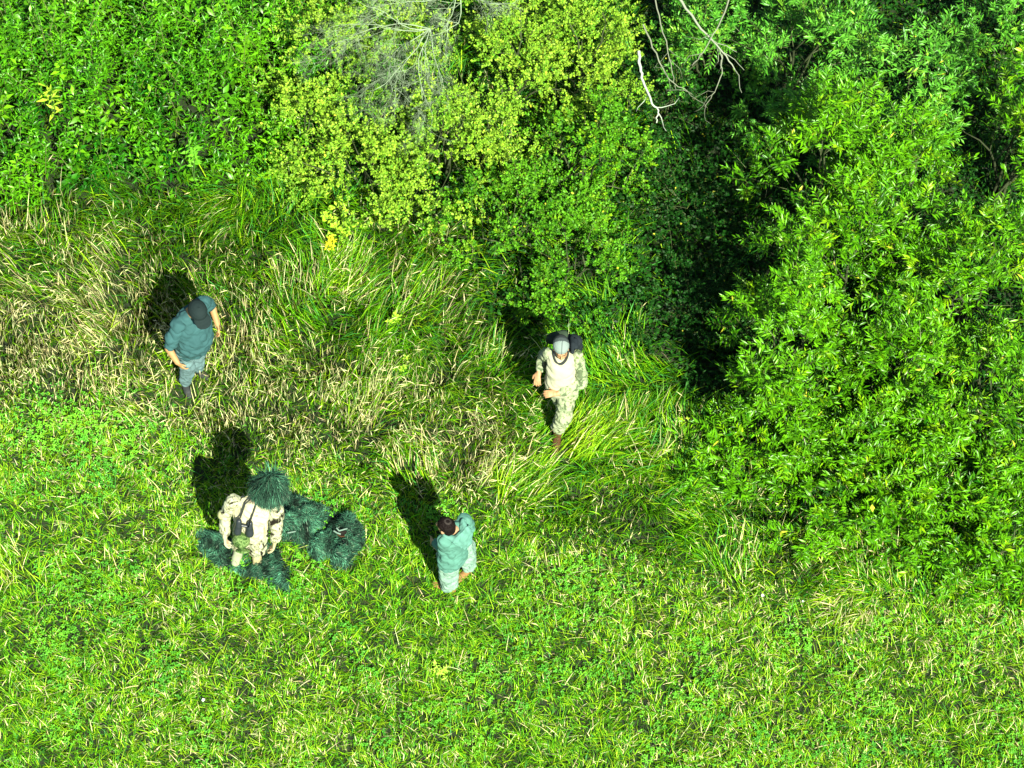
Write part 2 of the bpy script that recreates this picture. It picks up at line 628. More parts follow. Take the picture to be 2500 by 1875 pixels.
def build_floor():
    """low leaves added on the thicket floor, coloured dark to stand for its shade"""
    mb = MB()
    x, y = rand_ground(150000, ymin=-3.2, ymax=9.2)
    x = x + .6
    pp = proj(np.stack([x, y, 0 * x], -1))
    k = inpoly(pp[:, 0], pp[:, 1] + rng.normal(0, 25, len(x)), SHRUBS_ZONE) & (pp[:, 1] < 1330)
    x, y = x[k], y[k]
    n = len(x)
    hm = .08 + .42 * vnoise(x, y, .4, 46)
    P = np.stack([x, y, rng.rand(n) ** .6 * hm + .01], -1)
    a = rng.uniform(0, 6.28, n)
    D = np.stack([np.cos(a), np.sin(a), rng.uniform(-.3, .5, n)], -1)
    C = np.array([.008, .050, .003]) * rng.uniform(.4, 1.7, (n, 1))  # near-black leaf colour carries the thicket floor's shade
    L = rng.uniform(.04, .09, n)
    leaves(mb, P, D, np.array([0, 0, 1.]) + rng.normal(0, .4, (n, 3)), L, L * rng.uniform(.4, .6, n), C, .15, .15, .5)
    tag(mb.build("shade_cover", M_small), "low leaves added under the shrubs, coloured dark to stand for the shade there", "shade cover", kind="stuff")


# ------------------------------------------------------------------ shrubs
PAL = {
    'willow': (np.array([.007, .070, .001]), np.array([.100, .31, .003])),
    'pale': (np.array([.018, .12, .008]), np.array([.10, .33, .025])),
    'yellow': (np.array([.055, .22, .008]), np.array([.25, .42, .028])),
    'green': (np.array([.010, .090, .003]), np.array([.090, .28, .007])),
    'shadowed': (np.array([.003, .030, .003]), np.array([.010, .060, .005])),  # leaf colours darkened to paint in the shade of the dark gap
}


def shrub(px, py, rp, h, kind, label, seed, group, dens=1.0, leaf='lance', squash=1.0, name=None):
    rs = np.random.RandomState(seed)
    c = G(px, py, h * .55)
    r = rp / 205.0
    base = np.array([c[0], c[1], ground_z(c[0], c[1]) - .01])
    root = empty(name or ("willow_shrub" if leaf == 'lance' else "leafy_shrub"), base, label, "shrub", group)
    lo, hi = PAL[kind]
    st = MB()
    cr = MB()
    ncl = int((19 if leaf == 'lance' else 30) * (r / .9) ** 2 * dens * (.6 + .25 * h)) + 8
    a = rs.uniform(0, 2 * np.pi, ncl)
    u = rs.rand(ncl) ** .55
    lump = 1 + .22 * np.sin(a * 3 + seed) + .12 * np.sin(a * 5 + 2 * seed)
    x = np.cos(a) * u * r * lump
    y = np.sin(a) * u * r * lump * squash
    zt = h * (1 - .62 * u ** 2.4)
    z = zt * rs.uniform(.28, 1.05, ncl) ** .8
    CC = np.stack([x, y, z], -1)
    ha = rs.uniform(0, 6.28, 3)
    hr = rs.uniform(.25, .8, 3) * r
    holes = np.stack([np.cos(ha) * hr, np.sin(ha) * hr], -1)
    hs_ = rs.uniform(.13, .24, 3) * (r / .85) * (np.array([1, 1, .3]) if leaf == 'lance' else 1)
    kp = np.ones(ncl, bool)
    for hq, hz in zip(holes, hs_):
        kp &= np.hypot(x - hq[0], y - hq[1]) > hz
    CC = CC[kp]
    ncl = len(CC)
    ns = max(4, int(5 + r * 3))
    roots = []
    for i in range(ns):
        j = rs.randint(ncl)
        tip = CC[j] * np.array([.75, .75, .85])
        b0 = np.array([rs.normal(0, .06), rs.normal(0, .06), 0.])
        p = curve_pts(b0, tip, 6, np.array([0, 0, .2 * h]) - .25 * np.array([tip[0], tip[1], 0]), rs)
        tube(st, p, np.linspace(.016, .005, 6) * (.6 + .3 * h), np.array([.045, .060, .025]) * rs.uniform(.6, 1.3), 5)
        roots.append(p)
    allp = np.concatenate([p[2:] for p in roots])
    for i in range(ncl):
        d = np.linalg.norm(allp - CC[i] * np.array([.9, .9, .8]), axis=1)
        q = allp[d.argmin()]
        p = curve_pts(q, CC[i], 4, [0, 0, .05], rs)
        tube(st, p, np.linspace(.006, .0025, 4), np.array([.06, .08, .03]) * rs.uniform(.6, 1.3), 4)
    # twigs with leaves
    per = 15 if leaf == 'lance' else 22
    nt_ = int(per * ncl)
    ci = rs.randint(0, ncl, nt_)
    off = nrm(rs.normal(size=(nt_, 3))) * (rs.rand(nt_) ** .4)[:, None] * (.22 if leaf == 'lance' else .18)
    off[:, 2] *= .7
    tb = CC[ci] + off
    out = nrm(CC[ci] * np.array([1, 1, .25]) + 1e-3)
    td = nrm(out * .45 + nrm(off) * .7 + np.array([0, 0, .55]) + rs.normal(0, .28, (nt_, 3)))
    tl = rs.uniform(.12, .34, nt_) if leaf == 'lance' else rs.uniform(.08, .20, nt_)
    tb[:, 2] = np.maximum(tb[:, 2], .08)
    clv = rs.rand(ncl)
    tv = np.clip(clv[ci] * .6 + rs.rand(nt_) * .5, 0, 1)
    m = 13 if leaf == 'lance' else 12
    s = np.tile(np.linspace(.12, 1, m), nt_)
    ti = np.repeat(np.arange(nt_), m)
    T = td[ti]
    ref = np.array([0, 0, 1.])
    A = nrm(np.cross(T, ref) + 1e-4)
    B = np.cross(T, A)
    ph = np.tile(np.arange(m), nt_) * (np.pi if leaf == 'lance' else 2.4) + rs.rand(nt_)[ti] * 6.28 + rs.normal(0, .35, len(ti))
    if leaf == 'lance':
        rad = A * np.cos(ph)[:, None] + B * .45 * np.sin(ph)[:, None]
    else:
        rad = A * np.cos(ph)[:, None] + B * np.sin(ph)[:, None]
    P = tb[ti] + T * (s * tl[ti])[:, None] - np.array([0, 0, 1.]) * (.10 * s ** 2 * tl[ti])[:, None]
    fwd = .45 + .9 * s ** 4
    D = rad * (1.0 - .5 * s ** 4)[:, None] + T * fwd[:, None] + rs.normal(0, .16, (len(ti), 3))
    Nn = np.array([0, -.12, 1.]) + T * .25 + rs.normal(0, .48, (len(ti), 3))
    k = np.clip(tv[ti] * .8 + rs.normal(.12, .2, len(ti)) + .15 * s, 0, 1)
    C = lo * (1 - k[:, None]) + hi * k[:, None]
    C = C * rs.uniform(.55, 1.4, (len(ti), 1))
    sh = rs.rand(nt_)[ti] < .10
    C[sh] = C[sh] * (np.array([1.25, 1.1, 1.3]) if kind == 'yellow' else np.array([1.9, 1.25, 1.0]))
    yl = rs.rand(len(ti)) < .004
    C[yl] = np.array([.40, .42, .03])
    if leaf == 'lance':
        L = rs.uniform(.07, .125, len(ti)) * (1.05 - .35 * s ** 4)
        leaves(cr, P, D, Nn, L, L * rs.uniform(.20, .27, len(ti)), C, .22, .18, .48)
    else:
        L = rs.uniform(.026, .048, len(ti))
        leaves(cr, P, D, Nn, L, L * rs.uniform(.55, .75, len(ti)), C, .14, .1, .5)
    # twig wood as narrow slivers
    tw = MB()
    e = tb + td * tl[:, None]
    sd = nrm(np.cross(td, rs.normal(size=(nt_, 3)))) * .0022
    V = np.stack([tb - sd, tb + sd, e], 1)
    cr.add(V, [np.arange(nt_ * 3).reshape(-1, 3)], np.array([.16, .20, .05]))
    st.build("stem", M_bark, root)
    cr.build("crown", M_leaf if leaf == 'lance' else M_small, root)
    return root


def dead_branch_tree(root_p, dirs, name, label, seed, col, r0=.02, L0=1.6, depth=3, cat="branch", nb=4, droop=-.1, group=None):
    rs = np.random.RandomState(seed)
    mb = MB()

    def grow(p, d, L, r, lev):
        n = 7
        pts = [np.array(p)]
        dd = d.copy()
        for i in range(n - 1):
            dd = nrm(dd + rs.normal(0, .17, 3) + np.array([0, 0, droop * .3]))
            pts.append(pts[-1] + dd * L / (n - 1))
        pts = np.array(pts)
        tube(mb, pts, np.linspace(r, r * .3, n), np.asarray(col) * rs.uniform(.8, 1.2), 5 if lev == 0 else 3)
        if lev < depth:
            for j in range(nb):
                i = rs.randint(2, n)
                a = nrm(dd + rs.normal(0, .42, 3))
                grow(pts[i], a, L * rs.uniform(.35, .6), r * .45, lev + 1)

    for d in dirs:
        grow(np.zeros(3), nrm(np.array(d, float)), L0 * rs.uniform(.8, 1.15), r0, 0)
    o = mb.build(name, M_dead)
    o.location = Vector([float(v) for v in root_p])
    tag(o, label, cat, group)
    return o


# ------------------------------------------------------------------ figures
def ring_loft(rings, caps=True):
    """rings: list of (centre, U, V) -> closed bmesh-ready verts/faces"""
    n = 20
    a = np.arange(n) * 2 * np.pi / n
    V = []
    for c, U, W in rings:
        V.append(np.asarray(c) + np.cos(a)[:, None] * np.asarray(U) + np.sin(a)[:, None] * np.asarray(W))
    V = np.concatenate(V)
    F = []
    for i in range(len(rings) - 1):
        for j in range(n):
            F.append((i * n + j, i * n + (j + 1) % n, (i + 1) * n + (j + 1) % n, (i + 1) * n + j))
    F.append(tuple(range(n))[::-1])
    F.append(tuple((len(rings) - 1) * n + k for k in range(n)))
    return V, F


def capsule(p0, r0, p1, r1, flat=None, fk=1.0):
    """tapered capsule; flat/fk squash the section along a direction"""
    p0 = np.asarray(p0, float)
    p1 = np.asarray(p1, float)
    ax = p1 - p0
    L = np.linalg.norm(ax)
    t = ax / max(L, 1e-6)
    ref = np.asarray(flat, float) if flat is not None else (np.array([0, 0, 1.]) if abs(t[2]) < .9 else np.array([1., 0, 0]))
    A = nrm(ref - t * (ref @ t))
    B = np.cross(t, A)
    k = fk if flat is not None else 1.0
    rings = []
    for a in (-85, -60, -30, 0):
        a = math.radians(a)
        rr = r0 * math.cos(a)
        rings.append((p0 + t * r0 * math.sin(a), A * rr * k, B * rr))
    for a in (0, 30, 60, 85):
        a = math.radians(a)
        rr = r1 * math.cos(a)
        rings.append((p1 + t * r1 * math.sin(a), A * rr * k, B * rr))
    return ring_loft(rings)


def ellipsoid(c, ux, uy, uz):
    c = np.asarray(c, float)
    rings = []
    for a in (-86, -65, -45, -22, 0, 22, 45, 65, 86):
        a = math.radians(a)
        rings.append((c + np.asarray(uz) * math.sin(a), np.asarray(ux) * math.cos(a), np.asarray(uy) * math.cos(a)))
    return ring_loft(rings)


def chain(pts, rads):
    return [capsule(pts[i], rads[i], pts[i + 1], rads[i + 1]) for i in range(len(pts) - 1)]


def fuse(name, parts, mat, colfn, parent=None, voxel=.009, smooth=3, folds=0.0, fseed=1, fscale=.07, cut=None):
    """weld overlapping closed shapes into one continuous surface, then wrinkle it"""
    bm = bmesh.new()
    for V, F in parts:
        vs = [bm.verts.new([float(t) for t in v]) for v in V]
        for f in F:
            bm.faces.new([vs[i] for i in f])
    bmesh.ops.recalc_face_normals(bm, faces=bm.faces)
    me = bpy.data.meshes.new("tmp")
    bm.to_mesh(me)
    bm.free()
    o = bpy.data.objects.new("tmp", me)
    COL.objects.link(o)
    md = o.modifiers.new("r", 'REMESH')
    md.mode = 'VOXEL'
    md.voxel_size = voxel
    if smooth:
        ms = o.modifiers.new("s", 'SMOOTH')
        ms.iterations = smooth
        ms.factor = .5
    dg = bpy.context.evaluated_depsgraph_get()
    ev = o.evaluated_get(dg)
    m2 = bpy.data.meshes.new_from_object(ev)
    bpy.data.objects.remove(o)
    n = len(m2.vertices)
    co = np.zeros(n * 3)
    m2.vertices.foreach_get('co', co)
    co = co.reshape(-1, 3)
    nm = np.zeros(n * 3)
    m2.vertices.foreach_get('normal', nm)
    nm = nm.reshape(-1, 3)
    if folds:
        f = vnoise(co[:, 0] + co[:, 2] * .35, co[:, 2] - co[:, 0] * .3 + co[:, 1] * .4, fscale, fseed + 50) - .5
        f2 = vnoise(co[:, 1] - co[:, 2] * .3, co[:, 2] * 1.2 + co[:, 0] * .5, fscale * .55, fseed + 60) - .5
        rg = (1 - np.abs(2 * vnoise(co[:, 0] * .8 + co[:, 1] * .5 + co[:, 2] * .5, co[:, 2] * .9 - co[:, 0] * .4, fscale * 1.1, fseed + 70) - 1)) ** 4
        co = co + nm * ((f * 1.0 + f2 * .7 - rg * .55) * folds)[:, None]
        m2.vertices.foreach_set('co', co.ravel())
    ca = m2.color_attributes.new('Col', 'FLOAT_COLOR', 'POINT')
    C = np.ones((n, 4))
    C[:, :3] = colfn(co) if callable(colfn) else np.asarray(colfn)
    ca.data.foreach_set('color', C.ravel())
    m2.polygons.foreach_set('use_smooth', np.ones(len(m2.polygons), bool))
    m2.materials.clear()
    m2.materials.append(mat)
    m2.update()
    m2.name = name
    o = bpy.data.objects.new(name, m2)
    COL.objects.link(o)
    if parent is not None:
        o.parent = parent
    return o


def hand_parts(wrist, d, palm_n, thumb_side, curl=.5, k=1.0):
    """palm, four unequal bent fingers and a side thumb"""
    d = nrm(np.asarray(d, float))
    pn = np.asarray(palm_n, float)
    pn = nrm(pn - d * (pn @ d))
    s = np.cross(d, pn) * thumb_side
    w = np.asarray(wrist, float)
    out = [capsule(w, .026 * k, w + d * .03 * k, .030 * k, pn, .7), capsule(w + d * .03 * k + s * .008, .034 * k, w + d * .075 * k + s * .004, .036 * k, pn, .42),
           capsule(w + d * .075 * k - s * .014, .024 * k, w + d * .075 * k + s * .02, .024 * k, pn, .5)]
    for i, (o, ln) in enumerate([(.030, .068), (.010, .078), (-.010, .072), (-.029, .056)]):
        b = w + d * .085 * k + s * o * k
        dd = nrm(d + s * o * 3 + pn * (curl * .35 + .05 * i))
        p1 = b + dd * ln * .45 * k
        d2 = nrm(dd + pn * (curl * .9))
        p2 = p1 + d2 * ln * .32 * k
        d3 = nrm(d2 + pn * curl * .9)
        p3 = p2 + d3 * ln * .26 * k
        out += chain([b, p1, p2, p3], [.0100 * k, .0092 * k, .0085 * k, .0072 * k])
    b = w + d * .03 * k + s * .026 * k
    t1 = nrm(d * .6 + s * .8 + pn * .25)
    p1 = b + t1 * .038 * k
    t2 = nrm(d * .95 + s * .25 + pn * .4)
    p2 = p1 + t2 * .034 * k
    out += chain([b, p1, p2], [.0135 * k, .0115 * k, .0095 * k])
    return out


def head_parts(c, f, up=(0, 0, 1), k=1.0):
    """skull, jaw, nose, brow, lips and ears; f = facing"""
    c = np.asarray(c, float)
    up = nrm(np.asarray(up, float))
    f = np.asarray(f, float)
    f = nrm(f - up * (f @ up))
    s = np.cross(f, up)
    P = [ellipsoid(c + up * .025 * k - f * .008 * k, f * .098 * k, s * .077 * k, up * .095 * k),
         ellipsoid(c - up * .045 * k + f * .022 * k, f * .068 * k, s * .058 * k, up * .070 * k),
         capsule(c - up * .092 * k + f * .055 * k, .022 * k, c - up * .085 * k + f * .06 * k, .02 * k),
         capsule(c + up * .012 * k + f * .088 * k, .008 * k, c - up * .022 * k + f * .108 * k, .013 * k),
         capsule(c + up * .028 * k + f * .082 * k - s * .035 * k, .012 * k, c + up * .028 * k + f * .082 * k + s * .035 * k, .012 * k),
         capsule(c - up * .055 * k + f * .082 * k - s * .016 * k, .010 * k, c - up * .055 * k + f * .082 * k + s * .016 * k, .010 * k)]
    for q in (-1, 1):
        e = c + s * .079 * k * q - f * .006 * k
        P.append(ellipsoid(e, f * .017 * k + s * q * .006, up * .031 * k, s * .009 * k))
    return P


def skin_col(c, f, up=(0, 0, 1), k=1.0, tone=(.62, .36, .22), beard=None, brow=(.08, .05, .03)):
    c = np.asarray(c, float)
    up = nrm(np.asarray(up, float))
    f = np.asarray(f, float)
    f = nrm(f - up * (f @ up))
    s = np.cross(f, up)

    def fn(co):
        C = np.tile(np.asarray(tone), (len(co), 1))
        C *= (.93 + .14 * vnoise(co[:, 0] + co[:, 2], co[:, 1] + co[:, 2], .03, 70))[:, None]
        q = co - c
        x, y, z = q @ s / k, q @ f / k, q @ up / k
        fr = y > .05
        for e in (-.032, .032):
            C[fr & (np.hypot(x - e, (z - .008) * 1.6) < .014)] = (.75, .72, .68)
            C[fr & (np.hypot(x - e, (z - .008)) < .0065)] = (.04, .03, .02)
            C[fr & (np.abs(x - e) < .02) & (np.abs(z - .033) < .006)] = brow
        C[fr & (np.abs(x) < .024) & (np.abs(z + .055) < .008)] = np.array(tone) * np.array([.85, .6, .6])
        if beard is not None:
            C[(y > -.01) & (z < -.045) & (np.abs(z + .055) > .007) & (z > -.14)] = beard
        return C

    return fn


def boot_parts(ankle, toe_dir, L=.27, h=.12, k=1.0):
    a = np.asarray(ankle, float)
    t = np.asarray(toe_dir, float)
    t = nrm(np.array([t[0], t[1], 0.]))
    z = np.array([0, 0, 1.])
    g = np.array([a[0], a[1], a[2] - .06])
    return [capsule(a + z * h * .6, .05 * k, a, .052 * k), capsule(a, .05 * k, g - t * .03, .045 * k),
            capsule(g - t * .04 + z * .0, .043 * k, g + t * (L * .38) + z * .0, .048 * k, z, .75),
            capsule(g + t * (L * .3), .046 * k, g + t * (L * .58) - z * .008, .040 * k, z, .7)]


def cap_parts(c, f, up=(0, 0, 1), k=1.0, visor=True, roll=0):
    c = np.asarray(c, float)
    up = nrm(np.asarray(up, float))
    f = nrm(np.asarray(f, float) - up * (np.asarray(f, float) @ up))
    s = np.cross(f, up)
    P = [ellipsoid(c + up * .050 * k - f * .006 * k, f * .113 * k, s * .091 * k, up * .080 * k)]
    if visor:
        P.append(ellipsoid(c + up * .030 * k + f * .125 * k, f * .072 * k, s * .080 * k, up * .010 * k))
        P.append(ellipsoid(c + up * .034 * k + f * .09 * k, f * .06 * k, s * .083 * k, up * .014 * k))
    P.append(capsule(c + up * .128 * k, .009, c + up * .130 * k, .009))
    return P


def at(ground, pts):
    return {k: np.asarray(v, float) for k, v in pts.items()}


def lean(objs, kx, ky):
    for o in objs:
        if o.type != 'MESH':
            continue
        n = len(o.data.vertices)
        co = np.zeros(n * 3)
        o.data.vertices.foreach_get('co', co)
        co = co.reshape(-1, 3)
        co[:, 0] += kx * co[:, 2]
        co[:, 1] += ky * co[:, 2]
        o.data.vertices.foreach_set('co', co.ravel())
        o.data.update()


# ---- heavy man in teal tee shirt -------------------------------------------------
def man_teal():
    b = G(456, 942)
    f = nrm(np.array([.80, -.60, 0]))
    s = np.array([.60, .80, 0])
    up = np.array([0, 0, 1.])
    hc = np.array([.055, .045, 1.63])
    hf = np.array([.55, -.83, 0])
    hup = nrm(np.array([.10, -.22, 1.]))
    sc = np.array([-.03, .14, 1.42])
    SR, SL = sc - s * .225, sc + s * .225
    ER, EL = np.array([-.235, -.16, 1.13]), np.array([.20, .43, 1.15])
    WR, WL = np.array([-.115, -.255, .98]), np.array([.285, .29, .985])
    hipR, hipL = np.array([-.05, .0, .88]), np.array([.08, .13, .88])
    kR, kL = np.array([.0, -.04, .49]), np.array([.10, .06, .50])
    aR, aL = np.array([-.02, .0, .12]), np.array([.10, .20, .12])
    pr = head_parts(hc, hf, hup) + chain([hc - hup * .07 - np.array([.01, -.01, 0]), sc + up * .03], [.062, .075])
    pr += [capsule(sc - s * .12 - up * .05, .08, sc + s * .12 - up * .05, .08)]
    pr += chain([sc - up * .1, sc * np.array([1, 1, .7]) + f * .02 + up * .0, (hipR + hipL) / 2], [.15, .17, .14])
    pr += chain([SR, ER, WR], [.05, .045, .031]) + chain([SL, EL, WL], [.05, .045, .031])
    pr += hand_parts(WR, WR - ER + np.array([.10, -.02, -.05]), [.6, .5, -.1], 1, .7) + hand_parts(WL, WL - EL + np.array([0, 0, -.06]), [-.8, -.3, 0], -1, .6)
    pr += chain([hipR, kR, aR], [.10, .065, .045]) + chain([hipL, kL, aL], [.10, .065, .045])
    body = fuse("person", pr, M_skin, skin_col(hc, hf, hup, tone=(.36, .20, .085)), voxel=.0065, smooth=2)
    body.location = Vector([float(v) for v in b])
    tag(body, "heavy man in teal tee shirt and black cap standing in long grass at left", "person")
    teal = lambda co: np.array([.028, .082, .086]) * (.9 + .2 * vnoise(co[:, 0], co[:, 2], .1, 71))[:, None]
    mid = (sc * np.array([1, 1, 0]))
    T = []
    rings = []
    for z, ff, ss, off in [(1.50, .075, .10, .015), (1.46, .12, .20, .01), (1.38, .155, .235, .02), (1.26, .19, .235, .05), (1.14, .215, .235, .075), (1.02, .225, .235, .085),
                           (.90, .21, .225, .075), (.82, .195, .215, .065)]:
        ctr = np.array([mid[0], mid[1] - .06 * (1.45 - z), z]) + f * off
        rings.append((ctr, f * ff, s * ss))
    T.append(ring_loft(rings))
    T += [capsule(SR - s * -.03, .098, SR * .42 + ER * .58, .085), capsule(SR * .5 + ER * .5, .088, SR * .25 + ER * .75 - up * .02, .084),
          capsule(SL - s * .03, .098, SL * .42 + EL * .58, .085), capsule(SL * .5 + EL * .5, .088, SL * .28 + EL * .72, .08)]
    T.append(capsule(sc + up * .035 + s * .10, .082, sc + up * .035 - s * .10, .082))
    fuse("shirt", T, M_cloth, teal, body, .010, 3, .026, 3, .075)
    jean = lambda co: np.array([.10, .17, .175]) * (.75 + .5 * vnoise(co[:, 0] + co[:, 1], co[:, 2], .06, 72))[:, None]
    J = chain([hipR, kR, aR], [.125, .092, .072]) + chain([hipL, kL, aL], [.125, .092, .072]) + [capsule(hipR + up * .03, .13, hipL + up * .03, .13)]
    fuse("trousers", J, M_cloth, jean, body, .011, 3, .022, 5, .06)
    for a, d in ((aR, (.4, -.9, 0)), (aL, (.8, -.5, 0))):
        fuse("shoe", boot_parts(a + np.array([0, 0, -.03]), d, .27, .05), M_tan, np.array([.03, .035, .035]), body, .008, 2)
    capc = lambda co: np.array([.009, .018, .018]) * np.ones((len(co), 1))
    fuse("cap", cap_parts(hc, hf, hup, 1.2), M_cloth, capc, body, .006, 2)
    lean([body] + list(body.children), .10, .0)


# ---- man in pale shirt with backpack ---------------------------------------------
def man_pale():
    b = G(1362, 1075)
    f = np.array([0, -1., 0])
    s = np.array([1., 0, 0])
    up = np.array([0, 0, 1.])
    hc = np.array([.0, .10, 1.68])
    hf = np.array([.10, -1, 0])
    hup = nrm(np.array([.0, -.12, 1.]))
    sc = np.array([.015, .17, 1.48])
    SL, SR = sc + s * .175, sc - s * .15
    EL, ER = np.array([.255, .02, 1.19]), np.array([-.20, .33, 1.20])
    WL, WR = np.array([-.02, -.12, 1.14]), np.array([-.245, .12, 1.19])
    hipL, hipR = np.array([.12, .14, .95]), np.array([-.04, .16, .95])
    kL, kR = np.array([.05, -.04, .53]), np.array([.04, .16, .50])
    aL, aR = np.array([-.005, .03, .14]), np.array([.09, .32, .14])
    # the foremost leg is his left
    pr = head_parts(hc, hf, hup) + chain([hc - hup * .07, sc + up * .03], [.058, .07]) + [capsule(sc - s * .10 - up * .06, .065, sc + s * .10 - up * .06, .065)]
    pr += chain([sc - up * .1, sc - up * .3, (hipR + hipL) / 2], [.13, .14, .13])
    pr += chain([SR, ER, WR], [.055, .044, .029]) + chain([SL, EL, WL], [.055, .044, .029])
    pr += hand_parts(WR, np.array([-.12, -.75, -.55]), [.3, .3, -.9], -1, .55, 1.08)
    pr += hand_parts(WL, np.array([-1., -.10, .0]), [0, .3, -.8], -1, .6, 1.08)
    pr += chain([hipR, kR, aR], [.09, .06, .045]) + chain([hipL, kL, aL], [.09, .06, .045])
    body = fuse("person", pr, M_skin, skin_col(hc, hf, hup, tone=(.38, .21, .10)), voxel=.0065, smooth=2)
    body.location = Vector([float(v) for v in b])
    tag(body, "man in pale shirt, camouflage sleeves and grey cap striding in brown boots", "person")
    rings = []
    for z, ff, ss, off in [(1.545, .065, .09, .01), (1.52, .10, .15, .01), (1.44, .13, .175, .02), (1.32, .155, .18, .05), (1.20, .175, .185, .07), (1.08, .175, .18, .08),
                           (.98, .155, .165, .07)]:
        ctr = np.array([sc[0] - .01, sc[1] - .02, z]) + f * off
        rings.append((ctr, s * ss, -f * ff))
    pale = lambda co: np.array([.34, .35, .24]) * (.96 + .08 * vnoise(co[:, 0], co[:, 2], .1, 73))[:, None]
    fuse("shirt", [ring_loft(rings)], M_cloth, pale, body, .010, 4, .024, 7, .09)
    mcam = camo_mat("faded_camouflage", [(0, (.08, .11, .055)), (.40, (.19, .24, .13)), (.47, (.27, .31, .19)), (.58, (.12, .16, .06)), (.64, (.25, .30, .18))], 14)
    for S_, E_, W_ in ((SR, ER, WR), (SL, EL, WL)):
        fuse("sleeve", chain([S_, E_, W_ * .8 + E_ * .2], [.078, .070, .052]), mcam, np.array([.6, .6, .5]), body, .010, 3, .022, 9, .06)
    J = chain([hipR, kR, aR + up * .06], [.115, .095, .075]) + chain([hipL, kL, aL + up * .06], [.115, .100, .078]) + [capsule(hipR + up * .02, .12, hipL + up * .02, .12)]
    fuse("trousers", J, mcam, np.array([.6, .6, .5]), body, .010, 3, .024, 11, .055)
    for a, d in ((aL, (-.12, -1, 0)), (aR, (.1, -1, 0))):
        bc = lambda co: np.array([.075, .035, .014]) * (.8 + .4 * vnoise(co[:, 0], co[:, 1], .03, 74))[:, None]
        fuse("boot", boot_parts(a + np.array([0, 0, -.04]), d, .31, .12, 1.12), M_tan, bc, body, .008, 2, .004)

    def cc(co):
        q = co - hc
        C = np.tile(np.array([.045, .06, .058]), (len(co), 1))
        z = q @ hup
        x = q @ np.cross(nrm(hf), hup)
        y = q @ nrm(hf)
        C[(y > -.01)] = (.17, .22, .20)
        C[(y > -.01) & (np.abs(x + .012 - y * .12) < .005)] = (.07, .09, .085)
        C[(z < .052) & (y > -.12)] = (.012, .016, .018)
        C[y < -.055] = (.025, .032, .032)
        return C

    fuse("cap", cap_parts(hc + hup * .018 - nrm(hf) * .022, hf, hup, 1.06, False), M_cloth, cc, body, .005, 2)
    # dark cord round the neck
    a = np.linspace(-.1, np.pi + .1, 16)
    cord = np.stack([np.cos(a) * .085, .17 - np.sin(a) * .15 - .02, 1.585 - .045 * np.sin(a)], -1)
    mb = MB()
    tube(mb, cord, .009, np.array([.03, .035, .035]), 6)
    mb.build("neck_cord", M_cloth, body)
    # backpack
    bp = empty("backpack", b + np.array([0.05, .40, 1.30]), "black and dark green backpack behind the man in the pale shirt", "backpack")
    bp.location = Vector([float(v) for v in b + np.array([.0, .38, 1.30])])
    blk = lambda co: np.array([.012, .018, .022]) * np.ones((len(co), 1))
    fuse("bag", [ellipsoid([.13, .03, .0], [.12, 0, 0], [0, .11, 0], [0, 0, .22]), ellipsoid([.13, .02, .14], [.11, 0, 0], [0, .09, 0], [0, 0, .08]),
                 ellipsoid([.12, .14, -.06], [.12, 0, 0], [0, .07, 0], [0, 0, .13])], M_cloth, blk, bp, .01, 2, .012)
    grn = lambda co: np.array([.022, .038, .022]) * (.6 + .8 * vnoise(co[:, 0], co[:, 1], .03, 75))[:, None]
    fuse("bedroll", [capsule([-.13, .02, .16], .065, [.0, .06, .19], .065)], M_cloth, grn, bp, .01, 2, .012)
    fuse("strap", chain([[.11, .0, .24], [.12, -.10, .275], [.125, -.20, .26]], [.026, .028, .022]) +
         [capsule([.15, -.04, .25], .035, [.16, -.12, .255], .03)], M_cloth, blk, bp, .007, 1)
    lean([body] + list(body.children), -.035, .085)
    bp.location.x -= .05
    bp.location.y += .11


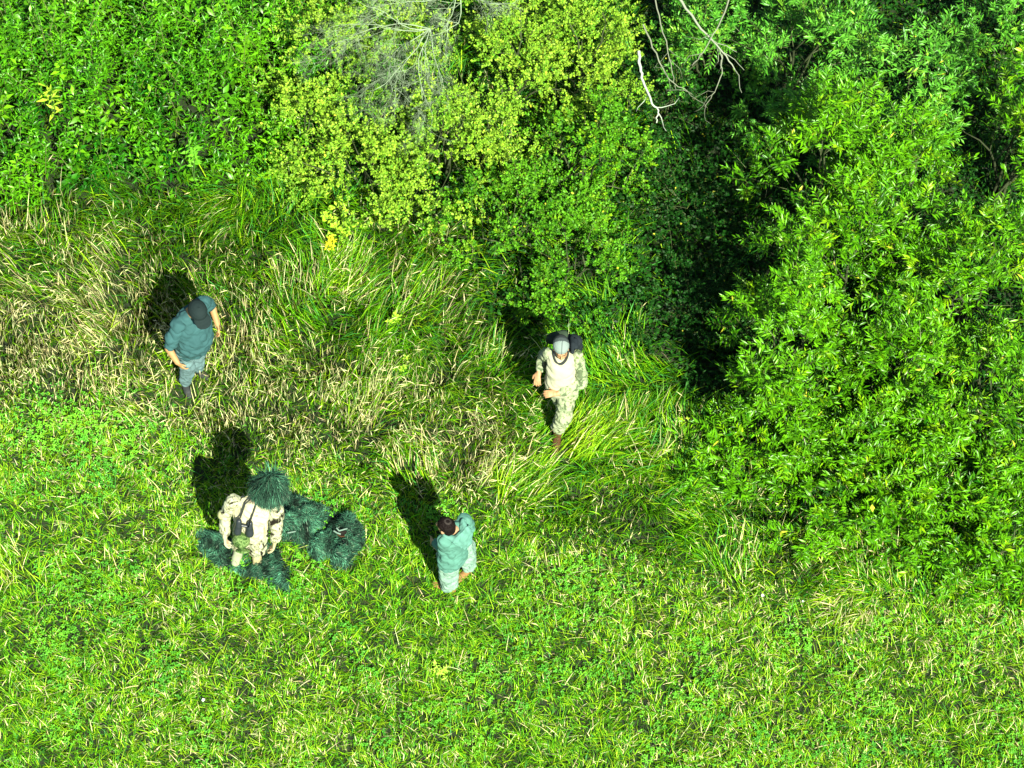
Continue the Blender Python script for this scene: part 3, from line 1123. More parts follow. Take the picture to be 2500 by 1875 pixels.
# ---- man walking away in a green hooded top --------------------------------------
def man_green():
    b = G(1100, 1428)
    f = nrm(np.array([-.80, .60, 0]))
    s = np.array([.60, .80, 0])  # his right-hand side
    up = np.array([0, 0, 1.])
    hc = np.array([-.075, -.075, 1.60])
    hf = np.array([-.9, .42, 0])
    hup = nrm(np.array([-.12, .05, 1.]))
    sc = np.array([.02, -.03, 1.40])
    SR, SL = sc + s * .18, sc - s * .175
    ER, EL = np.array([.165, .16, 1.12]), np.array([-.10, -.10, 1.12])
    WR, WL = np.array([.02, .26, .98]), np.array([-.19, .06, .93])
    hipR, hipL = np.array([.085, .08, .88]), np.array([-.035, -.07, .88])
    kR, kL = np.array([.165, .22, .50]), np.array([-.02, -.08, .48])
    aR, aL = np.array([.19, .19, .12]), np.array([-.01, -.06, .12])
    pr = head_parts(hc, hf, hup, 1.06) + chain([hc - hup * .07, sc + up * .03], [.056, .066]) + [capsule(sc - s * .10 - up * .06, .06, sc + s * .10 - up * .06, .06)]
    pr += chain([sc - up * .1, sc - up * .3, (hipR + hipL) / 2], [.12, .12, .12])
    pr += chain([SR, ER, WR], [.052, .042, .028]) + chain([SL, EL, WL], [.052, .042, .028])
    pr += hand_parts(WR, np.array([-.5, .5, -.5]), [-.5, -.4, -.3], -1, .5) + hand_parts(WL, np.array([-.5, .5, -.6]), [.5, .4, -.3], 1, .5)
    pr += chain([hipR, kR, aR], [.09, .06, .042]) + chain([hipL, kL, aL], [.09, .06, .042])
    body = fuse("person", pr, M_skin, skin_col(hc, hf, hup, 1.06, tone=(.38, .23, .13)), voxel=.0065, smooth=2)
    body.location = Vector([float(v) for v in b])
    tag(body, "dark haired man in green hooded top and pale trousers walking away across the lawn", "person")
    rings = []
    for z, ff, ss, off in [(1.47, .06, .08, .0), (1.44, .10, .17, .0), (1.36, .125, .205, .0), (1.22, .135, .205, -.005), (1.08, .135, .195, -.01), (.94, .145, .20, -.015), (.82, .15, .205, -.02)]:
        ctr = np.array([sc[0] - .05 * (1.4 - z), sc[1] - .06 * (1.4 - z), z]) + f * off
        rings.append((ctr, f * ff, s * ss))
    gr_ = lambda co: np.array([.072, .19, .15]) * (.85 + .3 * vnoise(co[:, 0] + co[:, 1], co[:, 2], .09, 76))[:, None]
    T = [ring_loft(rings)]
    for S_, E_, W_ in ((SR, ER, WR), (SL, EL, WL)):
        T += chain([S_, E_, W_ * .9 + E_ * .1], [.088, .070, .050])
    fuse("hooded_top", T, M_cloth, gr_, body, .010, 3, .026, 13, .075)
    hoodc = lambda co: np.array([.09, .225, .18]) * (.85 + .3 * vnoise(co[:, 0] + co[:, 1], co[:, 2], .05, 77))[:, None]
    q = sc + up * .07
    Hd = [capsule(q + s * .13 - f * .02, .042, q + s * .04 - f * .10, .045), capsule(q + s * .04 - f * .10, .045, q - s * .09 - f * .10, .045),
          capsule(q - s * .09 - f * .10, .045, q - s * .13 + f * .02, .04),
          ring_loft([(q - f * .10 + up * .01, s * .15, up * .05), (q - f * .17 - up * .05, s * .12, up * .035), (q - f * .21 - up * .15, s * .07, up * .03), (q - f * .21 - up * .25, s * .012, up * .01)])]
    fuse("hood", Hd, M_cloth, hoodc, body, .008, 2, .014, 14, .05)
    mt = camo_mat("pale_trouser_cloth", [(0, (.08, .15, .12)), (.32, (.16, .27, .21)), (.44, (.20, .32, .25)), (.66, (.15, .25, .195))], 10)
    J = chain([hipR, kR, aR + up * .03], [.125, .108, .095]) + chain([hipL, kL, aL + up * .02], [.125, .112, .100]) + [capsule(hipR + up * .02, .12, hipL + up * .02, .12)]
    fuse("trousers", J, mt, np.array([.7, .8, .7]), body, .010, 3, .030, 15, .06)
    for a, d in ((aR, (-.5, -.6, 0)), (aL, (-.95, .30, 0))):
        fuse("shoe", boot_parts(a + np.array([0, 0, -.03]), d, .30, .05, 1.05), M_tan, np.array([.24, .13, .045]), body, .008, 2, .004)

    def hcol(co):
        q = co - hc
        C = np.tile(np.array([.006, .0035, .003]), (len(co), 1))
        r = np.linalg.norm(np.cross(q - hup * .1 + nrm(hf) * .035 - s * .01, hup), axis=1)
        C[(np.abs(r - .030) < .009)] = (.03, .025, .022)
        return C * (.7 + .6 * vnoise(co[:, 0], co[:, 1], .008, 78))[:, None]

    hs = np.cross(nrm(hf), hup)
    fuse("hair", [ellipsoid(hc + hup * .047 - nrm(hf) * .018, nrm(hf) * .106, hs * .091, hup * .090), ellipsoid(hc - nrm(hf) * .045 - hup * .0, nrm(hf) * .072, hs * .083, hup * .085)],
         M_hair, hcol, body, .005, 2, .008, 16, .02)


# ---- person in tan with the shaggy hood ------------------------------------------
G_COLS = np.array([[.015, .055, .032], [.028, .10, .056], [.003, .011, .008], [.06, .19, .11], [.045, .08, .046]])


def yarn(mb, P, D, L, rs, w=(.003, .006), fold_shade=0.0):
    n = len(P)
    C = G_COLS[rs.choice(5, n, p=[.33, .3, .2, .1, .07])] * rs.uniform(.7, 1.3, (n, 1))
    if fold_shade:  # yarn darkened in noise patches, standing in for shade in the folds
        v = vnoise(P[:, 0], P[:, 1], .09, 91) * .6 + vnoise(P[:, 0], P[:, 1], .045, 92) * .4
        C = C * (1 - fold_shade + fold_shade * 2.2 * np.clip(v - .22, 0, .8) / .4)[:, None]
    k = rs.rand(n) < .012
    C[k] = (.22, .30, .22)
    D = nrm(D)
    az = np.arctan2(D[:, 1], D[:, 0])
    th0 = np.arccos(np.clip(D[:, 2], -1, 1))
    blades(mb, P, az, L, th0, th0 + rs.uniform(-.8, 1.3, n), rs.uniform(w[0], w[1], n), C, seg=3)


def soldier():
    b = G(603, 1362) + np.array([0, 0, .06])
    f = np.array([0, -1., 0])
    s = np.array([1., 0, 0])
    up = np.array([0, 0, 1.])
    rs = np.random.RandomState(5)
    hc = np.array([.22, .04, 1.60])
    hf = np.array([-.15, -1, 0])
    hup = nrm(np.array([.15, -.05, 1.]))
    sc = np.array([.075, -.03, 1.38])
    SL, SR = sc + s * .24 + up * -.02 + f * .05, sc - s * .24
    EL, ER = np.array([.33, -.18, 1.12]), np.array([-.24, -.08, 1.15])
    WL, WR = np.array([.33, -.24, .93]), np.array([-.235, -.22, .93])
    hipL, hipR = np.array([.12, -.06, .88]), np.array([-.05, -.05, .88])
    kL, kR = np.array([.13, -.12, .48]), np.array([-.06, -.10, .48])
    aL, aR = np.array([.11, -.0, .13]), np.array([-.10, .06, .13])
    pr = head_parts(hc, hf, hup) + chain([hc - hup * .07, sc + up * .03], [.056, .07]) + [capsule(sc - s * .11 - up * .07, .065, sc + s * .11 - up * .07, .065)]
    pr += chain([sc - up * .1, sc - up * .3, (hipR + hipL) / 2], [.13, .13, .12])
    pr += chain([SR, ER, WR], [.052, .042, .028]) + chain([SL, EL, WL], [.052, .042, .028])
    pr += hand_parts(WR, np.array([.1, -.25, -.9]), [.8, 0, 0], -1, .5) + hand_parts(WL, np.array([-.1, -.3, -.9]), [-.8, 0, 0], 1, .5)
    pr += chain([hipR, kR, aR], [.09, .06, .042]) + chain([hipL, kL, aL], [.09, .06, .042])
    body = fuse("person", pr, M_skin, skin_col(hc, hf, hup, tone=(.5, .34, .22)), voxel=.0065, smooth=2)
    body.location = Vector([float(v) for v in b])
    tag(body, "person in tan jacket and spotted sleeves wearing a shaggy dark green ghillie hood", "person")
    tan = camo_mat("tan_cloth", [(0, (.24, .22, .13)), (.34, (.42, .40, .26)), (.66, (.34, .32, .20))], 9)
    spot = camo_mat("spotted_camouflage", [(0, (.012, .010, .006)), (.37, (.12, .12, .07)), (.42, (.34, .36, .24)), (.56, (.26, .26, .15)), (.61, (.06, .06, .03)), (.635, (.34, .35, .23))], 12)
    rings = []
    for z, ff, ss, x, y in [(1.47, .07, .10, .09, -.02), (1.44, .11, .18, .08, -.03), (1.36, .14, .225, .07, -.04), (1.22, .165, .225, .06, -.08), (1.08, .17, .20, .055, -.11), (.94, .165, .18, .05, -.12),
                            (.82, .16, .175, .045, -.11)]:
        rings.append((np.array([x, y, z]), s * ss, -f * ff))
    fuse("jacket", [ring_loft(rings)], tan, np.array([.8, .8, .6]), body, .010, 3, .046, 21, .085)
    for S_, E_, W_ in ((SR, ER, WR), (SL, EL, WL)):
        fuse("sleeve", chain([S_, E_, W_ * .85 + E_ * .15], [.092, .078, .060]), spot, np.array([.8, .8, .6]), body, .010, 3, .020, 22, .06)
    fuse("elbow_pad", [ellipsoid(ER + np.array([-.045, -.01, .01]), [.05, 0, 0], [0, .055, 0], [0, 0, .07])], M_tan, np.array([.34, .36, .17]), body, .008, 2)
    for W_, dd, pn, t, c in ((WR, np.array([.1, -.25, -.9]), [.8, 0, 0], -1, (.36, .35, .23)), (WL, np.array([-.1, -.3, -.9]), [-.8, 0, 0], 1, (.38, .34, .19))):
        fuse("glove", hand_parts(W_ - nrm(dd) * .02, dd, pn, t, .55, 1.45), M_tan, np.array(c), body, .007, 2)
    J = chain([hipR, kR, aR + up * .04], [.115, .10, .085]) + chain([hipL, kL, aL + up * .04], [.115, .105, .09]) + [capsule(hipR + up * .02, .12, hipL + up * .02, .12)]
    fuse("trousers", J, spot, np.array([.7, .8, .7]), body, .010, 3, .026, 23, .06)
    for a, d, c in ((aR, (-.1, -1, 0), (.25, .28, .18)), (aL, (.25, -1, 0), (.37, .33, .18))):
        fuse("boot", boot_parts(a + np.array([0, 0, -.04]), d, .29, .12, 1.3), M_tan, np.array(c), body, .008, 2, .006)
    # ghillie hood: dome under a pelt of yarn
    hd = ellipsoid(hc + np.array([.0, .02, .01]), [.155, 0, 0], [0, .155, 0], [0, 0, .165])
    hood = fuse("ghillie_hood", [hd, capsule(hc - up * .10, .13, hc - up * .17 + f * -.03, .14)], M_ghillie, np.array([.012, .05, .03]), body, .012, 2, .02)
    mb = MB()
    n = 9000
    N = nrm(rs.normal(size=(n, 3)))
    N[:, 2] = np.abs(N[:, 2]) * 1.0 - .35 * rs.rand(n)
    P = hc + np.array([0, .02, .01]) + N * np.array([.158, .158, .17])
    down = np.stack([rs.normal(.15, .3, n), rs.normal(-1.1, .3, n), np.full(n, -.8)], -1)
    dt = down - N * np.sum(down * N, -1, keepdims=True)
    yarn(mb, P, N * .14 + dt + rs.normal(0, .22, (n, 3)), rs.uniform(.08, .20, n), rs, (.003, .007), .5)
    mb.build("yarn", M_ghillie, hood)
    # binoculars on a neck strap
    bo = empty("binoculars", b, "black binoculars hanging on a strap over the tan jacket", "binoculars")
    blk = np.array([.018, .024, .028])
    cx = np.array([-.02, -.285, 1.24])
    for q, a in ((-1, .25), (1, -.10)):
        c0 = cx + np.array([q * .062, .03 - q * .0, -.015 * q])
        fuse("barrel", [capsule(c0 + np.array([0, .02, .06]), .034, c0 + np.array([0, -.01, -.0]), .037), capsule(c0, .040, c0 + np.array([q * .006, -.035, -.085]), .048)], M_plastic, blk, bo, .006, 1)
    fuse("bridge", [capsule(cx + np.array([-.05, .03, .02]), .020, cx + np.array([.05, .03, .0]), .020)], M_plastic, blk, bo, .006, 1)
    for (x0, x1, bx) in ((-.10, .0, -.075), (.02, .08, .06)):
        mb = MB()
        pts = [cx + np.array([bx, .02, .05]), np.array([bx - .03, -.275, 1.27]), np.array([x0 + .04, -.20, 1.39]), np.array([x0 + .07, -.10, 1.475]), np.array([.06, -.0, 1.50])]
        tube(mb, pts, .009, np.array([.03, .035, .03]), 5)
        mb.build("strap", M_cloth, bo)
    # the cap he holds
    cp = camo_mat("green_camouflage", [(0, (.02, .045, .01)), (.40, (.06, .12, .03)), (.50, (.14, .22, .07)), (.60, (.035, .07, .015)), (.64, (.17, .26, .08))], 22)
    cc = np.array([.015, -.30, .99])
    ho = fuse("camouflage_cap", [ellipsoid([0, 0, 0], [.102, 0, 0], [0, .10, .02], [0, -.04, .125]), ellipsoid([.02, -.085, -.095], [.084, 0, 0], [0, .055, -.055], [0, .015, .020])], cp, np.array([.3, .4, .2]), None, .006, 2, .006)
    ho.location = Vector([float(v) for v in b + cc])
    tag(ho, "green camouflage cap held in front of the person in the tan jacket", "cap")
    lean([body] + list(body.children) + list(hood.children) + list(bo.children), .06, .0)


def ghillie_pile(name, poly, lumps, label, seed, nyarn, dents=(), flow=(0.2, -1.)):
    rs = np.random.RandomState(seed)
    c = G(*np.mean(poly, 0))
    wp = np.array([G(x, y, .06)[:2] for x, y in poly])
    lo, hi = wp.min(0) - .05, wp.max(0) + .05
    step = .02
    xs = np.arange(lo[0], hi[0], step)
    ys = np.arange(lo[1], hi[1], step)
    X, Y = np.meshgrid(xs, ys, indexing='ij')
    ins = inpoly(X.ravel(), Y.ravel(), [tuple(p) for p in wp]).reshape(X.shape).astype(float)
    sm = ins.copy()
    for _ in range(5):
        sm = (sm + np.roll(sm, 1, 0) + np.roll(sm, -1, 0) + np.roll(sm, 1, 1) + np.roll(sm, -1, 1)) / 5
    Z = sm ** .7 * (.02 + .26 * vnoise(X, Y, .17, seed) ** 1.5 + .09 * vnoise(X, Y, .07, seed + 1))
    for (px, py, r, h) in lumps:
        q = G(px, py, h * .6)
        d2 = ((X - q[0]) ** 2 + (Y - q[1]) ** 2) / r ** 2
        Z += h * np.exp(-d2 * 1.4) * sm
    for (px, py, rr_) in dents:
        q = G(px, py)
        Z *= 1 - .85 * np.exp(-((X - q[0]) ** 2 + (Y - q[1]) ** 2) / rr_ ** 2)
    Z = Z - .03 * (sm < .05)
    V = np.stack([X, Y, Z], -1).reshape(-1, 3)
    ny = len(ys)
    i, j = np.meshgrid(np.arange(len(xs) - 1), np.arange(ny - 1), indexing='ij')
    keep = (sm[:-1, :-1] > .12).ravel()
    a = (i * ny + j).ravel()[keep]
    F = np.stack([a, a + ny, a + ny + 1, a + 1], -1)
    mb = MB()
    mb.add(V - c, [F], np.array([.005, .022, .014]))
    # yarn
    cand = np.argwhere(sm > .3)
    kx = cand[rs.randint(0, len(cand), nyarn)]
    P = np.stack([X[kx[:, 0], kx[:, 1]], Y[kx[:, 0], kx[:, 1]], Z[kx[:, 0], kx[:, 1]]], -1) + rs.normal(0, .01, (nyarn, 3))
    fa = vnoise(P[:, 0], P[:, 1], .17, seed + 2) * 9 + rs.normal(0, .5, nyarn)
    D = np.stack([np.cos(fa) * .7 + flow[0] * .6, np.sin(fa) * .7 + flow[1] * .6, rs.uniform(.0, .3, nyarn)], -1)
    yarn(mb, P - c, D, rs.uniform(.025, .07, nyarn), rs, (.003, .006), .8)
    root = mb.build(name, M_ghillie)
    root.location = Vector([float(v) for v in c])
    tag(root, label, "ghillie suit")
    return root, c


def ghillies():
    g, c = ghillie_pile("ghillie_suit", [(690, 1205), (765, 1232), (800, 1250), (850, 1262), (885, 1288), (888, 1325), (862, 1350), (850, 1385), (815, 1382), (805, 1352), (770, 1368),
                                         (752, 1330), (700, 1318), (668, 1290)],
                        [(850, 1290, .14, .14), (835, 1335, .10, .10), (740, 1265, .22, .12), (826, 1370, .08, .08), (705, 1290, .12, .08)],
                        "shaggy dark green ghillie suit spread on the lawn beside the person in tan", 31, 20000)
    mb = MB()
    q = G(836, 1303, .2) - c
    a = np.linspace(0, 2 * np.pi, 14)[:-1]
    ring = np.stack([np.cos(a) * .055, np.sin(a) * .03 + .02 * np.cos(2 * a), .0 * a + .035], -1) + q
    V = np.concatenate([ring, [q + np.array([0, 0, .02])]])
    F = np.array([[i, (i + 1) % 13, 13] for i in range(13)])
    mb.add(V, [F], np.array([.012, .01, .008]))
    mb.build("neck_opening", M_cloth, g)
    for pts, cz, cr_ in (([(822, 1289), (828, 1296), (838, 1293), (848, 1290)], .26, .011), ([(815, 1296), (823, 1301), (832, 1304)], .26, .011),
                         ([(826, 1338), (824, 1346), (828, 1352)], .22, .010), ([(842, 1332), (846, 1340), (843, 1347), (848, 1352)], .22, .010),
                         ([(838, 1358), (846, 1364)], .22, .010), ([(702, 1301), (713, 1299), (722, 1297)], .22, .010)):
        mb = MB()
        tube(mb, [G(x, y, cz) - c for x, y in pts], cr_, np.array([.13, .20, .16]), 5)
        mb.build("tie_cord", M_cloth, g)
    mb = MB()
    tube(mb, [G(x, y, .235) - c for x, y in [(824, 1305), (832, 1310), (842, 1309)]], .009, np.array([.05,.022,.008]), 5)
    mb.build("collar_lining", M_cloth, g)
    ghillie_pile("ghillie_trousers", [(478, 1290), (520, 1300), (580, 1330), (650, 1325), (675, 1345), (700, 1395), (706, 1435), (680, 1432), (645, 1408), (600, 1400), (560, 1385), (520, 1370), (485, 1330)],
                 [(670, 1385, .14, .08), (540, 1350, .12, .05)], "shaggy dark green ghillie trousers crumpled on the lawn around the tan boots", 37, 14000, dents=[(625, 1362, .17), (580, 1370, .17), (600, 1340, .17)], flow=(.3, -1.1))


# ------------------------------------------------------------------ small plants
def weed(px, py, r, h, col, label, seed, n=60, leafL=.06, ratio=.4, name="weed_plant", stem=True, cat="plant"):
    rs = np.random.RandomState(seed)
    c = G(px, py, h * .6)
    c = np.array([c[0], c[1], ground_z(c[0], c[1])])
    root = empty(name, c, label, cat)
    cr = MB()
    st = MB()
    k = max(3, n // 12)
    for i in range(k):
        a = rs.uniform(0, 6.28)
        rr = r * rs.uniform(.1, .9)
        tip = np.array([np.cos(a) * rr, np.sin(a) * rr, h * rs.uniform(.7, 1.1)])
        p = curve_pts([0, 0, 0], tip, 4, [0, 0, h * .2], rs)
        tube(st, p, np.linspace(.004, .002, 4), np.array([.10, .20, .04]), 4)
        m = max(4, n // k)
        s = rs.uniform(.45, 1.0, m)
        P = np.stack([np.interp(s, np.linspace(0, 1, 4), p[:, q]) for q in range(3)], -1)
        aa = rs.uniform(0, 6.28, m)
        D = np.stack([np.cos(aa), np.sin(aa), rs.uniform(-.1, .6, m)], -1)
        L = rs.uniform(.7, 1.2, m) * leafL
        C = np.asarray(col) * rs.uniform(.75, 1.25, (m, 1))
        leaves(cr, P, D, np.array([0, -.1, 1.]) + rs.normal(0, .25, (m, 3)), L, L * ratio, C, .15, .12, .5)
    st.build("stem", M_bark, root)
    cr.build("foliage", M_small, root)
    return root


def tussock(px, py, n, L, az, spread, cw, label, seed, th=(.5, 1.5), w=(.007, .012), name="grass_tussock"):
    rs = np.random.RandomState(seed)
    c = G(px, py)
    c[2] = ground_z(c[0], c[1])
    mb = MB()
    rr = np.sqrt(rs.rand(n)) * .32
    aa = rs.uniform(0, 6.28, n)
    P = np.stack([np.cos(aa) * rr, np.sin(aa) * rr, 0 * rr], -1)
    C, _ = pick(n, cw)
    th0 = rs.uniform(th[0] * .5, th[0], n)
    blades(mb, P, az + (vnoise(P[:, 0] + c[0], P[:, 1] + c[1], .14, seed) - .5) * 3 * spread + rs.normal(0, .35, n), L * rs.uniform(.35, 1.0, n), th0, th[1] + rs.normal(0, .15, n), rs.uniform(w[0], w[1], n), C, seg=3, tipc=C * 1.1)
    o = mb.build(name, M_grass)
    o.location = Vector([float(v) for v in c])
    tag(o, label, "grass tussock", "long grass tussocks")
    return o


def flower(px, py, col, r, label, seed, h=.12):
    rs = np.random.RandomState(seed)
    c = G(px, py, h)
    g = np.array([c[0], c[1], ground_z(c[0], c[1])])
    root = empty("flower", g, label, "flower")
    st = MB()
    tube(st, [[0, 0, 0], [.005, 0, h * .5], [0, 0, h]], [.002, .002, .0015], np.array([.10, .25, .04]), 4)
    st.build("stem", M_bark, root)
    mb = MB()
    m = 16
    a = np.arange(m) * 2.4
    D = np.stack([np.cos(a), np.sin(a), rs.uniform(0, .8, m)], -1)
    leaves(mb, np.tile([0, 0, h], (m, 1)).astype(float), D, np.tile([0, 0, 1.], (m, 1)), np.full(m, r), np.full(m, r * .55), np.tile(col, (m, 1)), .1, .0, .6)
    mb.build("petals", M_small, root)


def fallen_leaf(px, py, L, az, col, label, z=.1):
    mb = MB()
    P = np.zeros((1, 3))
    leaves(mb, P, np.array([[math.cos(az), math.sin(az), .1]]), np.array([[0, -.2, 1.]]), np.array([L]), np.array([L * .55]), np.array([col]), .12, .12, .5)
    o = mb.build("fallen_leaf", M_small)
    c = G(px, py, z)
    o.location = Vector([float(v) for v in c])
    tag(o, label, "leaf")


# ------------------------------------------------------------------ assemble
man_teal()
man_pale()
man_green()
soldier()
ghillies()

build_lawn()
build_clover()
build_meadow()
build_undergrowth()
build_floor()

SHR = [
    # px, py, radius px, height m, palette, leaf, dens, label
    (1950, 100, 220, 2.8, 'pale', 'lance', 1.0, "tall pale leaved shrub at the top edge right of the bare branches"),
    (2200, 250, 160, 2.5, 'pale', 'lance', .8, "pale shrub beside the dark hollow in the upper right corner"),
    (2490, 330, 190, 2.6, 'willow', 'lance', .9, "bright green shrub cut by the right edge below the dark hollow"),
    (2470, 20, 120, 2.0, 'pale', 'lance', .8, "pale shrub tucked in the top right corner"),
    (1740, 60, 140, 2.0, 'pale', 'round', .9, "small leaved shrub under the crossed bare branches at the top"),
    (2010, 420, 180, 2.9, 'willow', 'lance', 1.0, "bright green shrub with a feathery spray reaching left, right of the dark gap"),
    (2220, 480, 190, 2.4, 'willow', 'lance', 1.0, "bright green shrub with yellow leaves on its top twigs"),
    (2080, 660, 200, 2.9, 'willow', 'lance', 1.0, "tallest bright shrub in the middle of the right hand thicket"),
    (2390, 690, 210, 2.4, 'willow', 'lance', 1.0, "dense bright shrub at the right edge midway down the thicket"),
    (1930, 850, 155, 2.8, 'willow', 'lance', 1.0, "bright shrub on the thicket's left side nearest the man with brown boots"),
    (2170, 890, 200, 2.0, 'willow', 'lance', 1.0, "bushy green shrub with bare twigs showing, in the lower thicket"),
    (2420, 970, 190, 2.0, 'willow', 'lance', 1.0, "green shrub at the right edge above the lowest bushes"),
    (1870, 1000, 120, 2.1, 'willow', 'lance', .9, "low shrub at the thicket's lower left, left of the dark hollow"),
    (2110, 1110, 140, 1.3, 'willow', 'lance', .9, "low green shrub right of the dark hollow with the bare stem"),
    (2350, 1200, 170, 1.1, 'willow', 'lance', .8, "low shrub spilling onto the lawn near the right edge"),
    (2190, 1260, 110, .8, 'willow', 'lance', .6, "sparse lowest shrub at the edge of the lawn"),
    (2010, 1200, 130, .9, 'willow', 'lance', .7, "low bush filling the thicket edge below the dark hollow"),
    (2480, 1320, 140, .9, 'willow', 'lance', .7, "low bush in the corner where the thicket meets the right edge"),
    (1790, 1110, 100, .9, 'willow', 'lance', .7, "small low bush at the outermost lower left of the thicket"),
    (1270, 540, 180, 1.4, 'green', 'round', 1.1, "round small leaved green shrub above the head of the man in the pale shirt"),
    (1400, 625, 150, 1.3, 'green', 'round', 1.0, "small leaved green shrub with yellowish lower twigs left of the dark gap"),
    (1430, 370, 150, 1.8, 'green', 'round', 1.1, "green shrub below the white bare branch"),
    (1660, 480, 160, .6, 'shadowed', 'round', .8, "deep green shrub in the dark gap, shade painted into its leaves"),
    (1690, 700, 160, .55, 'shadowed', 'round', .8, "deep green low shrub at the lower end of the dark gap, shade painted into its leaves"),
    (1620, 260, 150, .9, 'shadowed', 'round', .6, "shrub with shade painted into its leaves, beneath the bare branches at the top"),
    (880, 390, 160, 1.4, 'yellow', 'round', 1.0, "yellow green shrub at the lower left tip of the yellow bushes"),
    (1090, 330, 190, 1.9, 'yellow', 'round', 1.1, "broad yellow green shrub with the brightest yellow leaves"),
    (1250, 150, 220, 2.2, 'yellow', 'round', 1.1, "large yellow green shrub right of the grey dead brush"),
    (1430, 110, 150, 2.1, 'yellow', 'round', 1.0, "mottled yellowish green shrub at the top edge left of the white bare branch"),
    (800, 90, 150, 1.9, 'yellow', 'round', .9, "yellow green shrub left of the grey dead brush"),
    (930, 30, 130, 2.0, 'yellow', 'round', .8, "yellow green shrub at the top edge between the grey brush"),
    (740, 310, 90, 1.2, 'yellow', 'round', .8, "small yellow green shrub beside the leafy stalks"),
]
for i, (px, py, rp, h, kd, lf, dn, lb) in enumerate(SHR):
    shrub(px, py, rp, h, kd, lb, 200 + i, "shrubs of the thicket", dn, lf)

GREY = np.array([.24, .32, .20])
dead_branch_tree(G(1050, 70, 1.9), [(-.5, -.8, .15), (-.25, -1, .1), (-.7, -.5, .2), (0, -1, 0), (-.45, -.9, .3), (-.9, -.15, .2), (-.15, -1, .2), (-.35, -.7, 0), (-.8, -.35, .1)], "dead_brush",
                 "feathery grey dead brush hanging between the yellow green shrubs", 51, GREY, .008, 1.0, 4, "dead shrub", 6, -.05)
dead_branch_tree(G(1120, -40, 2.2), [(-.3, -.7, .1), (.2, -.9, .1), (-.6, -.5, .2), (.4, -.6, .2), (-.1, -1, 0)], "dead_brush",
                 "smaller grey dead brush at the top edge", 52, GREY, .009, .8, 4, "dead shrub", 6, -.05)


def bare_branch(pts, z, r, col, label, seed, side=4):
    rs = np.random.RandomState(seed)
    zz = np.linspace(z[0], z[1], len(pts))
    W = np.array([G(x, y, q) for (x, y), q in zip(pts, zz)])
    o0 = W[0].copy()
    mb = MB()
    t = np.linspace(0, 1, len(pts))
    tt = np.linspace(0, 1, len(pts) * 4)
    P = np.stack([np.interp(tt, t, W[:, q]) for q in range(3)], -1)
    P[1:-1] += rs.normal(0, .006, (len(P) - 2, 3))
    tube(mb, P - o0, np.linspace(r, r * .35, len(P)), np.asarray(col), 6)
    for k in range(side):
        i = rs.randint(len(P) // 3, len(P) - 1)
        d = nrm(P[i] - P[i - 1] + rs.normal(0, .03, 3))
        q = [P[i] - o0]
        for _ in range(4):
            d = nrm(d + rs.normal(0, .3, 3))
            q.append(q[-1] + d * rs.uniform(.05, .12))
        tube(mb, q, np.linspace(r * .4, r * .15, 5), np.asarray(col) * .9, 4)
    o = mb.build("bare_branch", M_dead)
    o.location = Vector([float(v) for v in o0])
    tag(o, label, "branch", "bare branches at the top edge")


WH = (.36, .42, .33)
GR = (.17, .19, .13)
bare_branch([(1560, 125), (1562, 160), (1570, 200), (1592, 250), (1607, 270), (1603, 300)], (2.5, 2.3), .020, WH, "thick white bare branch ending in a fork above the dark gap", 61, 3)
bare_branch([(1640, -30), (1700, 55), (1765, 125), (1800, 180)], (2.9, 2.4), .018, (.22, .25, .18), "long grey bare branch running down to the right from the top edge", 62, 5)
bare_branch([(1790, -20), (1755, 60), (1720, 120), (1690, 160)], (2.9, 2.5), .011, GR, "thin bare branch crossing the long grey one", 63, 3)
bare_branch([(1570, 60), (1610, 150), (1635, 195), (1690, 230)], (2.6, 2.2), .011, GR, "thin drooping bare branch right of the white one", 64, 5)
bare_branch([(1600, 0), (1625, 100), (1640, 170), (1650, 220)], (2.7, 2.2), .009, GR, "thinnest bare branch hanging straight down beside the white one", 65, 4)
bare_branch([(1762, 130), (1762, 180), (1745, 225), (1720, 260)], (2.5, 2.1), .009, GR, "short bare twig hanging from the long grey branch", 66, 3)
bare_branch([(1963, 1070), (1964, 1110), (1963, 1150)], (1.4, .3), .008, (.30, .30, .2), "bare upright stem in the dark hollow of the lower thicket", 67, 1)

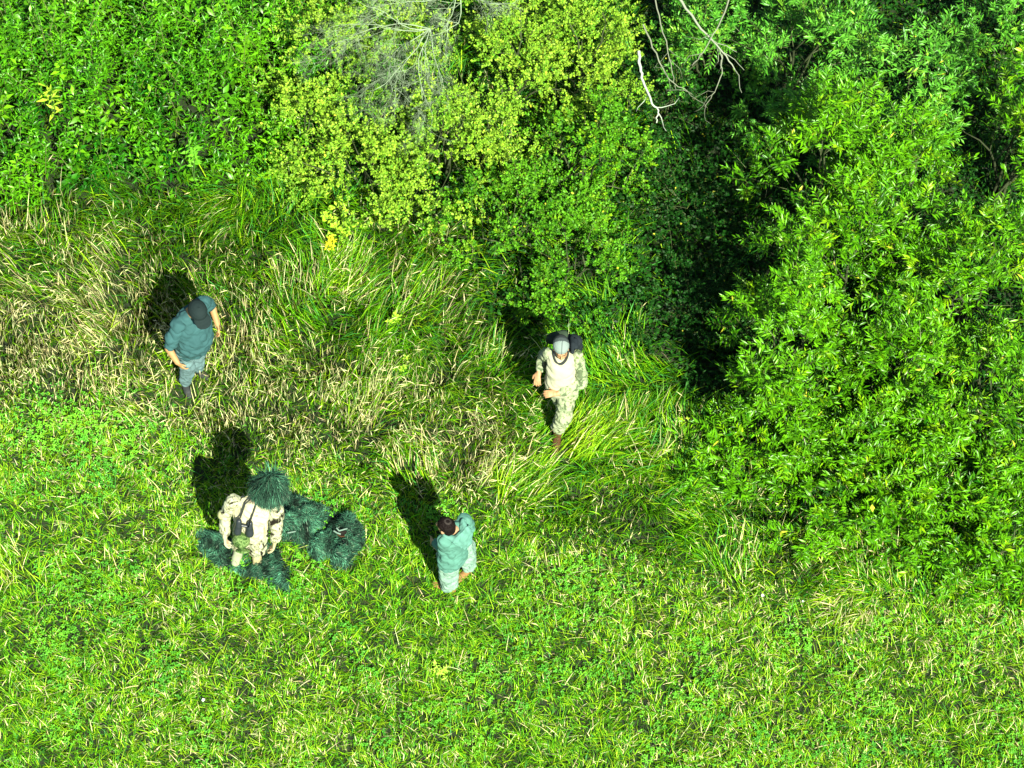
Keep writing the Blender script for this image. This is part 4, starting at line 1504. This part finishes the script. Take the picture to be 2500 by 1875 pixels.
weed(830, 555, .34, .5, (.30, .52, .03), "bright yellow green weed below the yellow shrubs", 71, 260, .06, .5)
weed(795, 598, .14, .45, (.62, .60, .02), "small plant with clear yellow leaves", 72, 40, .06, .6)
weed(960, 785, .16, .35, (.30, .55, .03), "small bright weed in the long grass at the middle", 73, 60, .05, .5)
weed(985, 895, .12, .3, (.28, .50, .03), "small bright weed above the straw patch", 74, 40, .045, .5)
weed(1075, 1640, .12, .15, (.36, .58, .06), "pale green ragged weed on the lower lawn", 75, 110, .05, .3)
weed(125, 260, .15, 1.2, (.32, .50, .03), "single weed with long pale leaves among the dark stalks", 76, 24, .15, .25)
weed(470, 390, .12, 1.0, (.12, .38, .02), "broad leaved weed at the edge of the dark stalks", 77, 40, .09, .4)
tussock(1425, 1085, 420, .60, .6, .35, [.05, .25, .6, .08, .02], "pale green grass swept sideways next to the brown boot", 81)
tussock(1270, 1190, 420, .55, .7, .5, [.15, .35, .3, .15, .05], "long grass tussock leaning right below the brown boot", 82)
tussock(1560, 1130, 240, .5, -.5, .6, [.15, .35, .3, .15, .05], "grass tussock fanning out at the middle of the right hand meadow", 83)
tussock(1720, 1250, 200, .4, 2.6, .7, [.1, .3, .35, .2, .05], "grass tussock leaning left near the thicket's lower corner", 84)
tussock(2080, 1470, 520, .38, -2.2, .9, [.02, .12, .46, .38, .02], "pale flattened grass tussock on the lawn under the thicket", 85, (.7, 1.6))
tussock(2400, 1420, 420, .45, 2.9, .5, [.05, .3, .4, .2, .05], "grass tussock combed flat near the right edge", 86, (.9, 1.6))
tussock(40, 1400, 90, .33, 1.5, 1.6, [.0, .1, .75, .15, 0], "loose yellowish grass tuft at the left edge of the lawn", 87, (.5, 1.5), (.006, .010))
tussock(840, 700, 420, .6, .7, .45, [.1, .3, .35, .2, .05], "long arching tussock right of the man in the teal shirt", 88)
tussock(1000, 850, 420, .6, -1.2, .5, [.2, .4, .2, .05, .15], "dark green tussock in the middle of the long grass", 89)
tussock(560, 520, 380, .6, -1.9, .4, [.15, .35, .2, .1, .2], "bluish green tussock below the leafy stalks", 90)
flower(1862, 1455, (.85, .82, .86), .02, "tiny pinkish white flower on the lawn", 91)
flower(497, 1712, (.85, .88, .85), .022, "small white flower on the lower left lawn", 92)
flower(1960, 1470, (.85, .85, .8), .015, "white clover flower beside the pale flattened tussock", 93)
fallen_leaf(2425, 1388, .09, .1, (.75, .55, .06), "single yellow fallen leaf near the right edge", .2)
fallen_leaf(2130, 1250, .10, 1.6, (.62, .62, .05), "yellow leaf lying on the lowest shrub of the thicket", .85)
